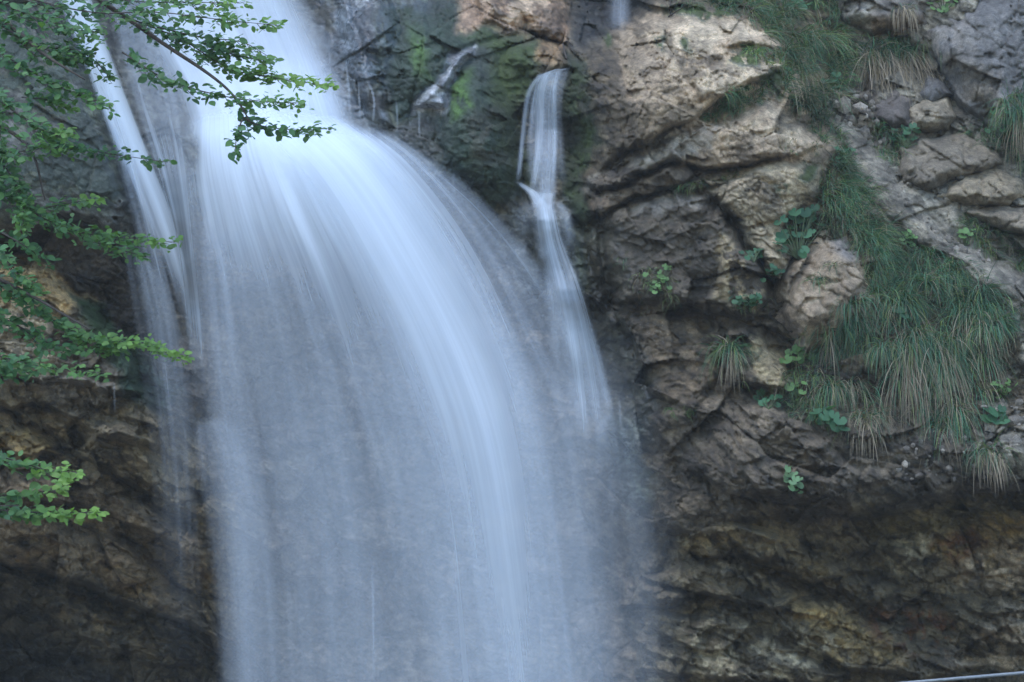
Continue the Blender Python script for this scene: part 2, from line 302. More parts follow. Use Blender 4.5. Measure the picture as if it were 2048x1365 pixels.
BLOCKS = [
 # upper left grey wall, undercut below
 ([(-950,-1500),(90,-1500),(130,-50),(200,200),(262,400),(232,475),(180,440),(120,430),(60,470),(-950,480)], .55, 40, 0, 14),
 # mossy rocks between the falls
 ([(905,155),(960,120),(1000,140),(1040,230),(1045,350),(1000,420),(930,370),(895,330),(880,220)], .50, 85),
 ([(790,50),(850,20),(920,60),(940,110),(870,190),(800,230),(765,130)], .35, 70),
 ([(660,-40),(700,-40),(760,120),(790,250),(740,280),(700,160)], .25, 45),
 ([(940,-60),(1110,-60),(1140,40),(1135,92),(1050,65),(960,50)], .42, 40, .3),
 ([(1040,66),(1130,92),(1150,140),(1060,165),(1005,125)], .30, 30, .3),
 ([(925,95),(950,100),(900,160),(885,215),(828,215),(842,185),(890,140)], .22, 16),
 ([(700,-40),(785,-40),(800,60),(765,115),(725,100)], .20, 25),
 ([(1050,420),(1110,400),(1150,420),(1150,480),(1190,560),(1205,630),(1150,610),(1080,520)], .28, 35),
 ([(1140,388),(1180,378),(1203,430),(1172,455),(1145,430)], .30, 25),
 ([(1140,450),(1195,470),(1225,600),(1200,640),(1150,560)], .25, 30),
 ([(970,500),(1060,480),(1100,560),(1060,640),(960,570)], .20, 40),
 # right crag: stacked pale beds
 ([(1150,130),(1225,95),(1268,175),(1262,300),(1205,345),(1165,235)], .30, 25, .3),
 ([(1225,95),(1270,52),(1360,36),(1450,45),(1530,68),(1562,92),(1565,140),(1440,195),(1390,240),(1290,292),(1240,312),(1262,180)], .38, 30, .35, 12),
 ([(1215,70),(1290,35),(1330,20),(1330,60),(1240,90)], .25, 20, .2),
 ([(1378,150),(1440,126),(1555,130),(1568,150),(1450,184),(1398,196)], .16, 10, .2),
 ([(1450,100),(1470,76),(1520,68),(1560,88),(1560,100),(1500,96)], .18, 12, .2),
 ([(1180,362),(1260,318),(1350,275),(1450,240),(1520,212),(1560,215),(1625,262),(1642,292),(1570,312),(1480,332),(1400,347),(1340,320),(1245,362),(1198,388)], .36, 30, .6, 12),
 ([(1185,386),(1250,363),(1330,326),(1402,347),(1350,377),(1255,398),(1202,440)], .25, 16, .3, 8),
 ([(1405,390),(1470,360),(1540,320),(1600,315),(1648,335),(1640,385),(1605,422),(1572,452),(1568,530),(1545,548),(1520,522),(1468,450),(1430,410)], .36, 26, .35),
 ([(1200,437),(1250,408),(1330,380),(1400,394),(1470,462),(1530,540),(1548,600),(1500,642),(1380,622),(1240,612),(1213,520)], .42, 34, .45),
 ([(1440,480),(1500,500),(1545,560),(1530,610),(1470,600),(1430,560)], .18, 16, .2),
 ([(1235,640),(1300,622),(1400,640),(1442,720),(1440,772),(1380,832),(1300,792),(1262,700)], .24, 18, .1),
 ([(1395,660),(1500,650),(1545,700),(1585,765),(1560,792),(1500,772),(1445,722)], .26, 18, .2),
 ([(1290,832),(1420,790),(1560,822),(1660,882),(1725,942),(1700,1002),(1600,1012),(1480,1002),(1400,952),(1325,932)], .35, 24, .3),
 ([(1400,860),(1460,840),(1530,900),(1580,980),(1540,1010),(1470,960)], .16, 14, .2),
 # the big ledge above the cave
 ([(1285,1040),(1340,960),(1400,830),(1550,780),(1700,800),(1850,850),(2960,850),(2960,960),(2060,975),(1950,985),(1860,1002),(1790,1030),(1720,1042),(1650,1024),(1560,1045),(1450,1062),(1380,1078),(1310,1068)], .45, 80, .5, 22),
 ([(1960,900),(2010,870),(2150,880),(2300,960),(2060,968),(2000,945)], .30, 18, .4, 8),
 ([(1600,960),(1700,930),(1860,940),(1960,975),(1850,998),(1700,1036)], .2, 25, .4),
 # cave wall
 ([(1330,1078),(1440,1048),(1560,1062),(1650,1102),(1705,1150),(1620,1172),(1500,1122),(1400,1122)], .40, 20, .3, 8),
 ([(1270,1150),(1380,1122),(1500,1132),(1600,1192),(1560,1232),(1400,1192),(1300,1205)], .35, 18, .3, 8),
 ([(1420,1065),(1480,1050),(1560,1075),(1580,1120),(1500,1118)], .2, 14, .2, 8),
 ([(1600,1130),(1720,1120),(1800,1180),(1780,1215),(1660,1190)], .25, 16, .3, 8),
 ([(1770,1090),(1830,1078),(1852,1120),(1795,1136)], .14, 10),
 ([(1835,1060),(1870,1050),(1875,1085),(1845,1110)], .14, 10),
 ([(1500,1202),(1650,1190),(1800,1260),(1960,1332),(1850,1362),(1700,1342),(1600,1292)], .42, 30, .35, 10),
 ([(1850,1030),(2100,1000),(2300,1000),(2300,1200),(1950,1182),(1850,1122)], .30, 60, .5),
 ([(1880,1190),(2060,1200),(2300,1260),(2300,1310),(2050,1300),(1900,1240)], .30, 20, .4, 8),
 ([(1270,1230),(1450,1220),(1620,1312),(1705,1350),(1500,1372),(1280,1342)], .35, 24, .4, 10),
 ([(1240,1150),(1300,1160),(1380,1190),(1330,1215),(1240,1215)], .3, 16, .3, 8),
 # lower left overhanging beds
 ([(-950,490),(30,520),(90,545),(170,600),(230,660),(275,745),(300,790),(200,790),(100,760),(-950,740)], .55, 30, .3, 20),
 ([(-950,740),(60,740),(200,760),(300,780),(340,850),(310,900),(200,870),(100,815),(-950,790)], .35, 25, .1, 12),
 ([(-950,810),(30,850),(110,890),(140,905),(60,915),(-950,880)], .30, 14, .3, 8),
 ([(160,840),(260,850),(330,930),(440,1010),(450,1050),(380,1030),(280,960),(200,920)], .35, 22, .2, 10),
 ([(-950,915),(120,935),(260,990),(380,1060),(440,1120),(440,1160),(330,1090),(200,1020),(60,1000),(-950,980)], .30, 30, .3, 10),
 ([(-950,1010),(100,1030),(260,1090),(400,1190),(460,1280),(330,1240),(180,1180),(60,1130),(-950,1100)], .55, 50, .5, 10),
 ([(60,1190),(180,1200),(330,1270),(400,1330),(300,1330),(140,1270)], .35, 25, .2, 8),
 ([(400,980),(470,1010),(600,1090),(560,1110),(440,1050)], .25, 20, .3, 8),
 # slab ramp on the right and the stepped rocks beside it
 ([(1665,262),(1700,255),(1800,350),(1880,450),(1960,505),(2060,560),(2060,640),(1960,560),(1850,500),(1770,460)], .16, 40, .2),
 ([(1840,490),(1960,500),(2100,600),(2100,760),(2040,740),(2000,640),(1930,560)], .35, 30, .3),
]
for b in BLOCKS:
    k = 1.35 if min(a for a, _ in b[0]) < 480 and min(c for _, c in b[0]) > 480 or min(c for _, c in b[0]) > 1020 else 1.0
    block(b[0], b[1] * k, *b[2:])
# joints and bedding cracks: (polyline, half-width px, depth m)
CRACKS = [
 ([(1130,140),(1240,180),(1265,300),(1200,370)], 6, .12), ([(1262,180),(1300,230),(1270,300)], 4, .07),
 ([(1180,395),(1250,366),(1330,325),(1350,322),(1420,350),(1500,330),(1560,312)], 5, .16),
 ([(1190,445),(1260,400),(1340,376),(1400,350)], 5, .14), ([(1400,392),(1470,460),(1530,545)], 7, .16),
 ([(1545,548),(1560,600),(1590,690),(1560,700)], 6, .16), ([(1200,440),(1215,540),(1235,640),(1270,720)], 7, .14),
 ([(1405,240),(1480,205),(1560,160)], 4, .07), ([(1390,200),(1440,175),(1520,160),(1560,152)], 4, .08),
 ([(1290,110),(1340,60),(1420,56),(1470,80),(1450,120)], 3, .05), ([(1330,180),(1380,160),(1440,140)], 3, .05),
 ([(1400,860),(1440,900),(1500,960),(1530,1005),(1590,1010)], 5, .14), ([(1460,850),(1490,900),(1540,960),(1600,985)], 4, .1),
 ([(1375,880),(1420,960),(1450,1040)], 4, .1), ([(1430,775),(1480,770),(1560,815)], 5, .12), ([(1530,640),(1560,720),(1600,780)], 5, .12),
 ([(1490,1120),(1510,1180),(1560,1240),(1620,1290),(1700,1340)], 5, .14), ([(1310,1140),(1400,1130),(1480,1150),(1500,1190)], 4, .1),
 ([(1640,1210),(1720,1270),(1800,1300)], 3, .06), ([(1480,1110),(1560,1140),(1640,1180),(1740,1200),(1880,1210)], 6, .16),
 ([(1700,1150),(1780,1160),(1880,1200),(1980,1240),(2100,1300)], 7, .2),
 ([(0,800),(60,850),(130,890),(200,930),(290,990),(380,1060)], 7, .22), ([(240,1080),(300,1110),(380,1180),(440,1250)], 5, .14),
 ([(120,860),(200,820),(260,800)], 4, .1), ([(0,1130),(120,1160),(280,1230),(380,1260)], 7, .2), ([(60,1290),(180,1250),(260,1260)], 4, .1),
 ([(1670,60),(1700,110),(1720,140),(1760,150)], 10, .35), ([(1875,160),(1905,210),(1965,230),(1990,270)], 8, .2), ([(1680,300),(1760,420),(1840,500),(1960,540)], 4, .08),
 ([(860,120),(940,90),(1040,70),(1140,95)], 6, .15), ([(1000,130),(1045,250),(1040,400)], 10, .15), ([(1150,450),(1180,470),(1225,620)], 6, .1),
]
for pl, hw, dep in CRACKS:
    w_ = window(pl, 40)
    D[w_] += (1.0 if max(a for a, _ in pl) < 500 or min(b for _, b in pl) > 1060 else .62) * dep * np.exp(-(dline(WU[w_] , WV[w_], pl) / hw) ** 2 * .8)

def soft(poly, feather, warp=1.0):
    """soft mask of a polygon on the face"""
    w_ = window(poly, feather * 2 + 40); m = np.zeros_like(D)
    if min(m[w_].shape) == 0: return m
    u = U0[w_] + (WU[w_] - U0[w_]) * warp * 2; v = V0[w_] + (WV[w_] - V0[w_]) * warp * 2
    m[w_] = smooth(-feather, feather, sdf(u, v, np.asarray(poly, float))); return m
sm = np.maximum.reduce([soft([(-900,-1500),(800,-1500),(820,260),(900,420),(700,420),(250,480),(-900,470)], 60), soft([(760,-60),(1000,-60),(1060,200),(1060,420),(900,400),(780,260)], 50)])
mslab = soft([(1665,262),(1710,255),(1800,350),(1880,450),(2060,560),(2060,640),(1850,500),(1770,460)], 20)
mcave = soft([(1290,1075),(1560,1050),(1720,1045),(1860,1004),(2060,978),(2960,960),(2960,1760),(1240,1760)], 16)
mleft = soft([(-900,480),(250,520),(480,900),(520,1500),(-900,1760)], 50)
mlow = soft([(1280,820),(1420,790),(1700,860),(2060,900),(2060,980),(1300,1080)], 40)
rough_w = (1 - .74 * sm + .35 * soft([(640,-200),(1160,-200),(1160,420),(900,440),(700,300)], 40)) * (1 - .6 * mslab)
D += .20 * fbm(U0 / 330, V0 / 330, 41, 4) * (1 - .4 * sm)
SK, SL = KU + .45 * KV, KV - .30 * KU
f1, j1 = facets(SK / 150, SL / 105, 51, 2.2); f2, j2 = facets(SK / 60 + 9, SL / 34, 52, 2.4); f3, j3 = facets(KU / 22, (KV - .4 * KU) / 13 + 5, 53, 2.4)
calm = np.maximum(soft([(1215,70),(1330,15),(1562,85),(1660,300),(1570,540),(1470,450),(1400,350),(1240,310)], 25), soft([(1190,440),(1400,390),(1530,540),(1450,620),(1230,600)], 25)); patchy = smooth(-.25, .35, fbm(U0 / 160, V0 / 160, 57, 3))
D += rough_w * (.26 * f1 + (.035 + .085 * patchy * (1 - .5 * calm)) * f2 + (.018 + .034 * patchy) * (1 - .4 * calm) * f3)
D += rough_w * (.06 * np.exp(-(j1 / .03) ** 2) * smooth(-.1, .2, fbm(U0 / 120, V0 / 120, 54, 3)) + .02 * np.exp(-(j2 / .05) ** 2) * smooth(.05, .3, fbm(U0 / 80, V0 / 80, 55, 3)))
def beds(ang, thick, amp, seed, mask):
    ca, sa = math.cos(R(ang)), math.sin(R(ang))
    a = KU * ca + KV * sa; n = -KU * sa + KV * ca
    q = n / thick + .9 * fbm(a / 300, n / 90, seed, 3) + .10 * fbm(a / 30, n / 14, seed + 5, 2)
    fr = q - np.floor(q); k = np.floor(q)
    saw = np.where(fr < .85, fr / .85, (1 - fr) / .15)
    amp2 = .35 + .9 * _h(k.astype(np.int64), np.floor(a / (thick * 4) + _h(k.astype(np.int64), k.astype(np.int64), 3) * 9).astype(np.int64), seed)
    return -amp * saw * amp2 * mask
right = soft([(1130,-100),(1700,-100),(1760,400),(1720,700),(1600,860),(1230,830),(1180,400)], 40)
pb = .25 + .75 * smooth(-.1, .3, fbm(U0 / 130, V0 / 90, 74, 3))
D += beds(-23, 30, .050, 61, right * rough_w * pb) + beds(-23, 10, .010, 62, right * rough_w * pb)
D += beds(40, 44, .075, 63, mlow * pb) + beds(34, 13, .015, 67, mlow * pb)
D += beds(14, 44, .11, 64, mcave * pb) + beds(20, 13, .03, 68, mcave * pb) + beds(28, 42, .10, 65, mleft * pb) + beds(24, 14, .025, 69, mleft * pb)
D += beds(-5, 10, .015, 66, soft([(1240,650),(1400,660),(1440,760),(1380,830),(1280,780)], 15))
f4, j4 = facets((KU + .5 * KV) / 36 + 3, (KV - .5 * KU) / 22, 58, 2.4); f5, j5 = facets(KU / 11 + 3, KV / 8, 59, 2.2)
net = smooth(-.05, .3, fbm(U0 / 70, V0 / 70, 75, 4))
D += rough_w * (.035 * fbm(U0 / 40, V0 / 40, 71, 5, .6) + .014 * fbm(U0 / 12, V0 / 12, 72, 3) + (.05 * f4 * net + .016 * f5) * (1 - .6 * calm) + .02 * net * np.exp(-(j4 / .045) ** 2)) + .014 * fbm(U0 / 9, V0 / 9, 73, 2)
mc2 = np.maximum(mcave, mleft)
D += mc2 * (.09 * f2 + .04 * f4 + .02 * f3 + .006 * f5 + .025 * np.exp(-(j4 / .05) ** 2) * net)
rid = 1 - np.abs(fbm(WU / 95, WV / 60, 76, 5, .6)) * 3.2
D += rough_w * .055 * np.clip(rid, 0, 1) ** 8 * smooth(-.1, .3, fbm(U0 / 140, V0 / 140, 77, 3))
Yg = D
def surfY(u, v): return bilin(us, vs, Yg, np.asarray(u, float), np.asarray(v, float))
# coarse front envelope (nearest point in each neighbourhood) for things that flow over the face
eu = np.arange(-200, 2260, 20.0); ev = np.arange(-200, 1500, 20.0)
E_ = np.stack([surfY(*np.meshgrid(eu + a, ev + b)) for a in (-10, 0, 10) for b in (-10, 0, 10)]).min(0)
for _ in range(2):
    q = np.pad(E_, 1, 'edge'); E_ = (q[:-2, 1:-1] + q[2:, 1:-1] + q[1:-1, :-2] + q[1:-1, 2:] + 2 * E_) / 6
def frontY(u, v): return bilin(eu, ev, E_, np.asarray(u, float), np.asarray(v, float))

# ---- stone colours, moss cover, wetness; some sky sheen and recess shade painted in
TAN = (.262, .212, .178); GREY = (.15, .15, .155); DARK = (.050, .041, .033); BROWN = (.17, .10, .055); OCHRE = (.19, .135, .065)
RUST = (.12, .05, .025); PALE = (.32, .272, .235); MOSS = (.050, .075, .016); DMOSS = (.026, .042, .024); BMOSS = (.085, .16, .035); WETG = (.075, .08, .09); BLK = (.028, .025, .022)
CL = np.empty(D.shape + (3,), np.float32); CL[:] = (.070, .058, .045)
WET = np.full(D.shape, .25, np.float32); MO = np.zeros(D.shape, np.float32)
def paint(poly, colour, feather=18, k=1.0, wet=None, moss=0.0, breakup=0.0, scale=60, seed=1, warp=1.0):
    w_ = window(poly, feather * 2 + 60); u = U0[w_]; v = V0[w_]
    if min(u.shape) == 0: return
    m = smooth(-feather, feather, sdf(u + (WU[w_] - u) * 2 * warp, v + (WV[w_] - v) * 2 * warp, np.asarray(poly, float))) * k
    if breakup: m = m * smooth(breakup - .14, breakup + .06, .5 + .9 * fbm(u / scale, v / scale, 900 + seed, 5, .6))
    CL[w_] = CL[w_] * (1 - m[..., None]) + np.array(colour) * m[..., None]
    if wet is not None: WET[w_] = WET[w_] * (1 - m) + wet * m
    MO[w_] = MO[w_] * (1 - m) + moss * m
#@@PAINT
paint([(-900,-1500),(600,-1500),(640,300),(260,480),(120,440),(-900,480)], (.060,.064,.070), 30, 1, .5)
paint([(-900,-1500),(200,-1500),(200,200),(260,400),(120,430),(-900,460)], (.055,.07,.05), 40, .8, .3, .6, .5, 110, 2)
paint([(560,-600),(1000,-600),(1000,200),(900,420),(700,420),(600,300)], (.034,.038,.042), 40, 1, .7)
paint([(700,-40),(790,-40),(805,60),(760,125),(720,100),(690,30)], (.17,.19,.25), 14, .9, 1)  # wet face, its sky sheen painted as pale blue
paint([(590,-100),(800,-100),(785,120),(720,265),(640,220)], (.050,.062,.090), 24, .9, 1, 0, .34, 50, 229)  # wet wall with reflected sky blue mixed into its colour
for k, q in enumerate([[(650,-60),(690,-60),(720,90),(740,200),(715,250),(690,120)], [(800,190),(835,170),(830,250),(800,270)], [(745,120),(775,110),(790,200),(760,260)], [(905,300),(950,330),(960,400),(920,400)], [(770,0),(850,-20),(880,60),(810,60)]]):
    paint(q, (.085,.105,.15), 14, .8, 1, 0, .44, 30, 230 + k)  # wet streaks; the bluish sky reflection is put into the colour
paint([(770,0),(950,20),(950,110),(870,200),(800,240),(760,150)], DMOSS, 25, .9, .5, .8)
paint([(815,60),(850,70),(860,150),(830,140)], BMOSS, 22, .75, .3, 1, .45, 30, 3)
paint([(880,170),(960,120),(1045,200),(1060,400),(960,420),(890,330)], DMOSS, 28, .95, .4, .9)
paint([(885,150),(945,150),(945,210),(900,235)], BMOSS, 18, .85, .2, 1, .40, 40, 4)
paint([(940,60),(1060,80),(1060,180),(1030,260),(990,140)], MOSS, 22, .9, .2, 1)
paint([(990,180),(1040,200),(1060,400),(1010,400)], (.045,.055,.018), 18, .7, .3, 1)
paint([(930,230),(1000,220),(1010,330),(960,340)], (.06,.05,.035), 22, .5, .5, .3, .5, 40, 5)
paint([(905,-80),(1115,-80),(1145,40),(1135,92),(1050,65),(925,50)], (.17,.118,.092), 14, 1, .75)
paint([(960,-40),(1060,-40),(1080,45),(1000,45)], (.30,.235,.20), 16, .8, .9, 0, .45, 40, 6)
paint([(1060,65),(1135,90),(1120,130),(1060,120)], (.16,.11,.07), 14, .9, .6)
paint([(922,92),(952,98),(902,160),(888,218),(826,218),(842,185),(890,140)], (.17,.185,.25), 8, .95, 1)  # wet ledge, its bluish gloss painted into the stone
paint([(1130,-200),(1330,-200),(1300,30),(1200,90),(1140,110)], (.05,.045,.04), 20, 1, .7)  # recess behind the crag, its shade painted into the colour
paint([(1130,110),(1180,120),(1200,340),(1200,640),(1140,560),(1120,200)], (.030,.038,.014), 16, 1, .3, .9)
paint([(1140,150),(1185,170),(1180,330),(1150,330)], MOSS, 14, .7, .1, 1, .4, 30, 7)
paint([(1020,400),(1150,400),(1180,560),(1060,640),(960,560)], WETG, 25, 1, .9)
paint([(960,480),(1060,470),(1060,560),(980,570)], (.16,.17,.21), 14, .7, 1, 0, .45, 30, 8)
paint([(1140,380),(1185,375),(1205,440),(1172,458)], (.035,.05,.014), 10, 1, .2, 1)
paint([(1140,440),(1200,460),(1240,640),(1160,600)], (.032,.04,.02), 14, 1, .3, .9)
paint([(1170,110),(1260,90),(1440,350),(1560,560),(1450,860),(1240,800),(1200,600)], (.060,.048,.037), 20, 1, .35)
# pale crag
paint([(1215,70),(1330,15),(1450,40),(1562,85),(1600,160),(1660,300),(1570,320),(1480,335),(1400,347),(1330,325),(1380,240),(1290,290),(1262,180),(1225,100)], TAN, 14, 1, .05)
paint([(1270,55),(1360,38),(1450,48),(1520,70),(1450,110),(1340,120)], PALE, 16, .8, 0, 0, .42, 50, 9)
paint([(1385,150),(1440,128),(1555,130),(1560,148),(1450,180),(1400,190)], PALE, 8, .85, 0)
paint([(1440,250),(1520,215),(1560,220),(1620,270),(1520,300),(1440,300)], PALE, 14, .85, 0, 0, .40, 40, 10)
paint([(1340,280),(1440,250),(1420,300),(1330,325)], (.17,.165,.17), 10, .8, .5)
paint([(1270,240),(1350,200),(1420,215),(1340,265),(1280,295)], (.13,.105,.08), 14, .8, .2, 0, .42, 30, 11)
paint([(1180,360),(1260,320),(1330,285),(1340,320),(1245,362),(1195,390)], (.15,.14,.135), 8, .9, .7)
paint([(1225,330),(1330,325),(1402,347),(1350,377),(1255,398),(1195,440),(1190,400)], (.07,.056,.046), 8, .95, .45)
paint([(1155,210),(1225,250),(1240,300),(1200,300)], (.22,.18,.14), 12, .6, .2, 0, .45, 25, 12)
paint([(1405,390),(1470,360),(1540,318),(1600,313),(1650,335),(1640,385),(1605,422),(1572,452),(1568,535),(1545,548),(1520,522),(1468,450),(1430,410)], (.22,.19,.155), 8, 1, .05)
paint([(1430,390),(1560,340),(1620,330),(1560,380),(1470,410)], PALE, 14, .6, 0, 0, .45, 40, 13)
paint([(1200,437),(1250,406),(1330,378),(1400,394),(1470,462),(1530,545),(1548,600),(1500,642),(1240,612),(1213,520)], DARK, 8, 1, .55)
paint([(1250,420),(1330,384),(1400,394),(1440,430),(1340,420),(1260,450)], (.14,.13,.13), 14, .8, .8, 0, .4, 40, 14)
paint([(1430,490),(1470,500),(1500,560),(1540,560),(1520,620),(1440,590)], (.25,.21,.155), 12, .9, .1, 0, .40, 30, 15)
paint([(1235,640),(1300,622),(1400,640),(1442,720),(1440,772),(1380,832),(1262,740)], (.085,.066,.05), 14, 1, .25)
paint([(1500,650),(1545,690),(1590,770),(1560,790),(1520,740)], (.26,.22,.16), 10, .85, .1, 0, .38, 30, 16)
paint([(1240,640),(1290,780),(1330,860),(1280,880),(1240,800),(1220,700)], DMOSS, 18, .9, .3, .9)
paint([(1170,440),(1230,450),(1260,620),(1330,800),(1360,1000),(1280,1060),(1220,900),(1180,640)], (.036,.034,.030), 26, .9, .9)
paint([(1220,820),(1330,840),(1340,960),(1260,1040),(1220,960)], (.045,.055,.055), 24, .9, .8)
paint([(1290,832),(1420,790),(1560,822),(1725,942),(1750,1030),(1560,1045),(1380,1078),(1300,1060)], (.060,.049,.039), 20, 1, .4)
paint([(1410,790),(1470,780),(1560,820),(1600,870),(1500,860),(1420,840)], (.12,.10,.085), 20, .7, .3, 0, .40, 50, 17)
paint([(1640,850),(1900,860),(2060,900),(2060,980),(1800,1030),(1700,1040)], (.062,.053,.045), 20, 1, .25)
# upper right rocks and the ramp
paint([(1600,-300),(3000,-300),(3000,560),(2060,560),(1760,420),(1660,260),(1640,60)], (.13,.125,.12), 30, 1, .1)
paint([(1440,-300),(1700,-300),(1700,150),(1640,200),(1560,100)], (.07,.06,.04), 25, 1, .1)
paint([(1650,180),(1760,180),(1800,300),(1720,290)], (.075,.06,.05), 20, .9, .1, 0, .3, 30, 18)
paint([(1665,262),(1710,255),(1800,350),(1880,450),(1960,505),(2060,560),(2100,760),(2000,640),(1850,500),(1770,460)], (.125,.118,.115), 14, 1, .1)
paint([(1700,300),(1780,380),(1860,470),(1800,460)], (.19,.175,.155), 16, .7, .1, 0, .42, 50, 19)
paint([(1600,420),(1760,420),(1840,520),(2000,620),(2040,760),(1900,860),(1700,840),(1560,760)], (.060,.05,.036), 22, 1, .1)
paint([(2020,700),(2200,640),(2200,960),(1960,960),(1960,900)], (.14,.135,.13), 25, .9, .15, 0, .38, 60, 20)
# cave wall
paint([(1290,1075),(1380,1078),(1560,1048),(1720,1045),(1860,1004),(2060,978),(2960,960),(2960,1760),(1200,1760),(1240,1120)], (.092,.076,.054), 12, 1, .2)
paint([(1330,1078),(1560,1060),(1700,1150),(1620,1175),(1400,1125)], (.15,.118,.070), 14, .8, .1, 0, .35, 50, 21)
paint([(1700,1010),(2100,990),(2100,1090),(1900,1080),(1750,1080)], (.085,.074,.040), 30, .7, .2, .1)
paint([(1870,1060),(2060,1030),(2060,1110),(1960,1140),(1880,1120)], OCHRE, 24, .8, .1, 0, .35, 40, 22)
paint([(1930,1120),(2060,1060),(2300,1060),(2300,1160),(1960,1180),(1900,1170)], PALE, 18, .9, .05, 0, .38, 45, 23)
paint([(1760,1085),(1880,1050),(1860,1130),(1780,1140)], (.30,.28,.24), 8, .85, .05, 0, .42, 25, 24)
paint([(1880,1070),(1960,1050),(1980,1100),(1900,1120)], RUST, 16, .8, .1, 0, .45, 25, 25)
paint([(1560,1210),(1680,1210),(1790,1270),(1800,1330),(1680,1320)], (.22,.165,.085), 20, .9, .1, 0, .28, 60, 26)
paint([(1740,1200),(1880,1230),(1900,1320),(1780,1290)], RUST, 18, .75, .1, 0, .48, 25, 27)
paint([(1900,1260),(2060,1230),(2100,1340),(1900,1340)], PALE, 14, .85, .05, 0, .56, 26, 28)
paint([(1440,1120),(1500,1120),(1500,1170),(1430,1160)], (.25,.23,.21), 10, .8, .1, 0, .45, 22, 29)
paint([(1400,1240),(1700,1280),(1700,1365),(1300,1365)], (.28,.25,.20), 14, .8, .1, 0, .60, 24, 30)
paint([(2000,1200),(2200,1180),(2200,1260),(2000,1250)], PALE, 12, .9, .05, 0, .52, 24, 31)
# behind the fall and the left beds
paint([(330,460),(1000,480),(1200,900),(1300,1100),(1240,1760),(300,1760),(330,900)], (.075,.062,.058), 60, 1, .5)
paint([(330,640),(900,640),(1150,1000),(1150,1400),(500,1400)], (.09,.08,.07), 60, .5, .4, 0, .5, 120, 32)
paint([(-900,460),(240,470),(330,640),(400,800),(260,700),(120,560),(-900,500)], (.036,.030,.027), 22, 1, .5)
paint([(-900,500),(60,525),(180,600),(120,640),(0,610),(-900,600)], (.30,.22,.12), 16, .95, .1)
paint([(-900,600),(60,610),(120,700),(60,760),(-900,760)], (.30,.255,.20), 18, .85, .1, 0, .35, 40, 33)
paint([(140,590),(200,610),(270,700),(330,780),(250,790),(200,700)], (.030,.055,.014), 14, 1, .1, 1)
paint([(200,690),(290,720),(370,780),(330,830),(240,780)], (.028,.048,.026), 18, .95, .3, 1)
paint([(-900,740),(200,760),(380,860),(480,1010),(460,1100),(280,1000),(-900,800)], (.115,.093,.064), 24, 1, .45)
paint([(60,740),(220,750),(230,830),(120,830)], (.11,.10,.095), 18, .8, .9, 0, .4, 30, 34)
paint([(-900,830),(60,855),(140,905),(60,920),(-900,900)], (.24,.175,.085), 10, .95, .1)
paint([(-900,910),(150,930),(300,1000),(460,1120),(480,1280),(180,1170),(-900,1100)], (.12,.092,.064), 18, 1, .25)
paint([(-60,1030),(100,1030),(260,1090),(380,1180),(300,1210),(160,1130),(-60,1100)], (.13,.095,.06), 18, .7, .1, 0, .42, 60, 35)
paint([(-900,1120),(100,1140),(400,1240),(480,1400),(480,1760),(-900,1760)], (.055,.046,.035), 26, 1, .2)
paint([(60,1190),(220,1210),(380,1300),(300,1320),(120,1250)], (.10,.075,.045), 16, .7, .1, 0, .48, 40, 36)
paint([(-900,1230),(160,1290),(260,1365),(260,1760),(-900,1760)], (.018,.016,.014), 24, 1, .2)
mt = .5 + .5 * fbm(U0 / 7, V0 / 7, 301, 3)
D -= MO * .05 * mt * smooth(.2, .9, MO)                                # cushions of moss stand off the stone
for k, (x0, y0, x1, y1) in enumerate([(1306,74,1336,102), (1368,82,1386,108), (1448,104,1510,130), (1552,136,1580,158), (1500,152,1556,178), (1535,184,1560,206), (1605,312,1640,352), (1560,360,1590,372), (1330,15,1440,38), (1420,-5,1470,40), (1195,70,1220,92)]):
    paint([(x0, y0), ((x0 + x1) / 2, y0 - 6), (x1, y0 + 4), (x1 - 4, y1), ((x0 + x1) / 2, y1 + 5), (x0 + 5, y1 - 6)], (.055,.075,.018), 8, .95, .05, 1, .40, 18, 200 + k)
paint([(1150,-200),(1300,-200),(1300,10),(1215,60),(1190,90),(1150,90)], (.014,.015,.017), 16, 1, .7)  # shade of the deep gap painted near black
CL *= (1 + .55 * fbm(U0 / 45, V0 / 45, 302, 6, .62))[..., None]
CL *= np.where((MO > .4)[..., None], 1.0, np.array((1.50, 1.38, 1.06)))
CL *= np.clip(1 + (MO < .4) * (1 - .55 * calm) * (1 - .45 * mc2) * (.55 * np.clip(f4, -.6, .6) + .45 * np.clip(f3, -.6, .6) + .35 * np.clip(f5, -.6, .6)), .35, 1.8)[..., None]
grime = smooth(.12, .40, fbm(WU / 60, WV / 34, 303, 6, .65)) * (MO < .4); CL = CL * (1 - .55 * grime[..., None])
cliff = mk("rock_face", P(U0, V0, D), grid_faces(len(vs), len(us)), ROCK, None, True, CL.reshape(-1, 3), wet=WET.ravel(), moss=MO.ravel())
tag(cliff, "high wet limestone cliff with stepped pale beds, moss and dark overhangs behind the waterfall", "cliff", None, "structure")

# ground at the foot of the cliff, out to the horizon
gx = np.concatenate([np.linspace(-78, -30, 10), np.linspace(-29, 29, 59), np.linspace(30, 78, 10)])
gy = np.concatenate([np.linspace(-78, -12, 14), np.linspace(-11, 30, 42), np.linspace(32, 78, 10)])
GX, GY = np.meshgrid(gx, gy); GZ = -.10 + .12 * fbm(GX / 3, GY / 3, 401, 4) + .5 * smooth(2, 9, GX) * smooth(5, 11, GY)
ground = mk("ground", np.stack([GX, GY, GZ], -1), grid_faces(len(gy), len(gx)), GROUND)
tag(ground, "stony ground at the foot of the cliff", "ground", None, "structure")

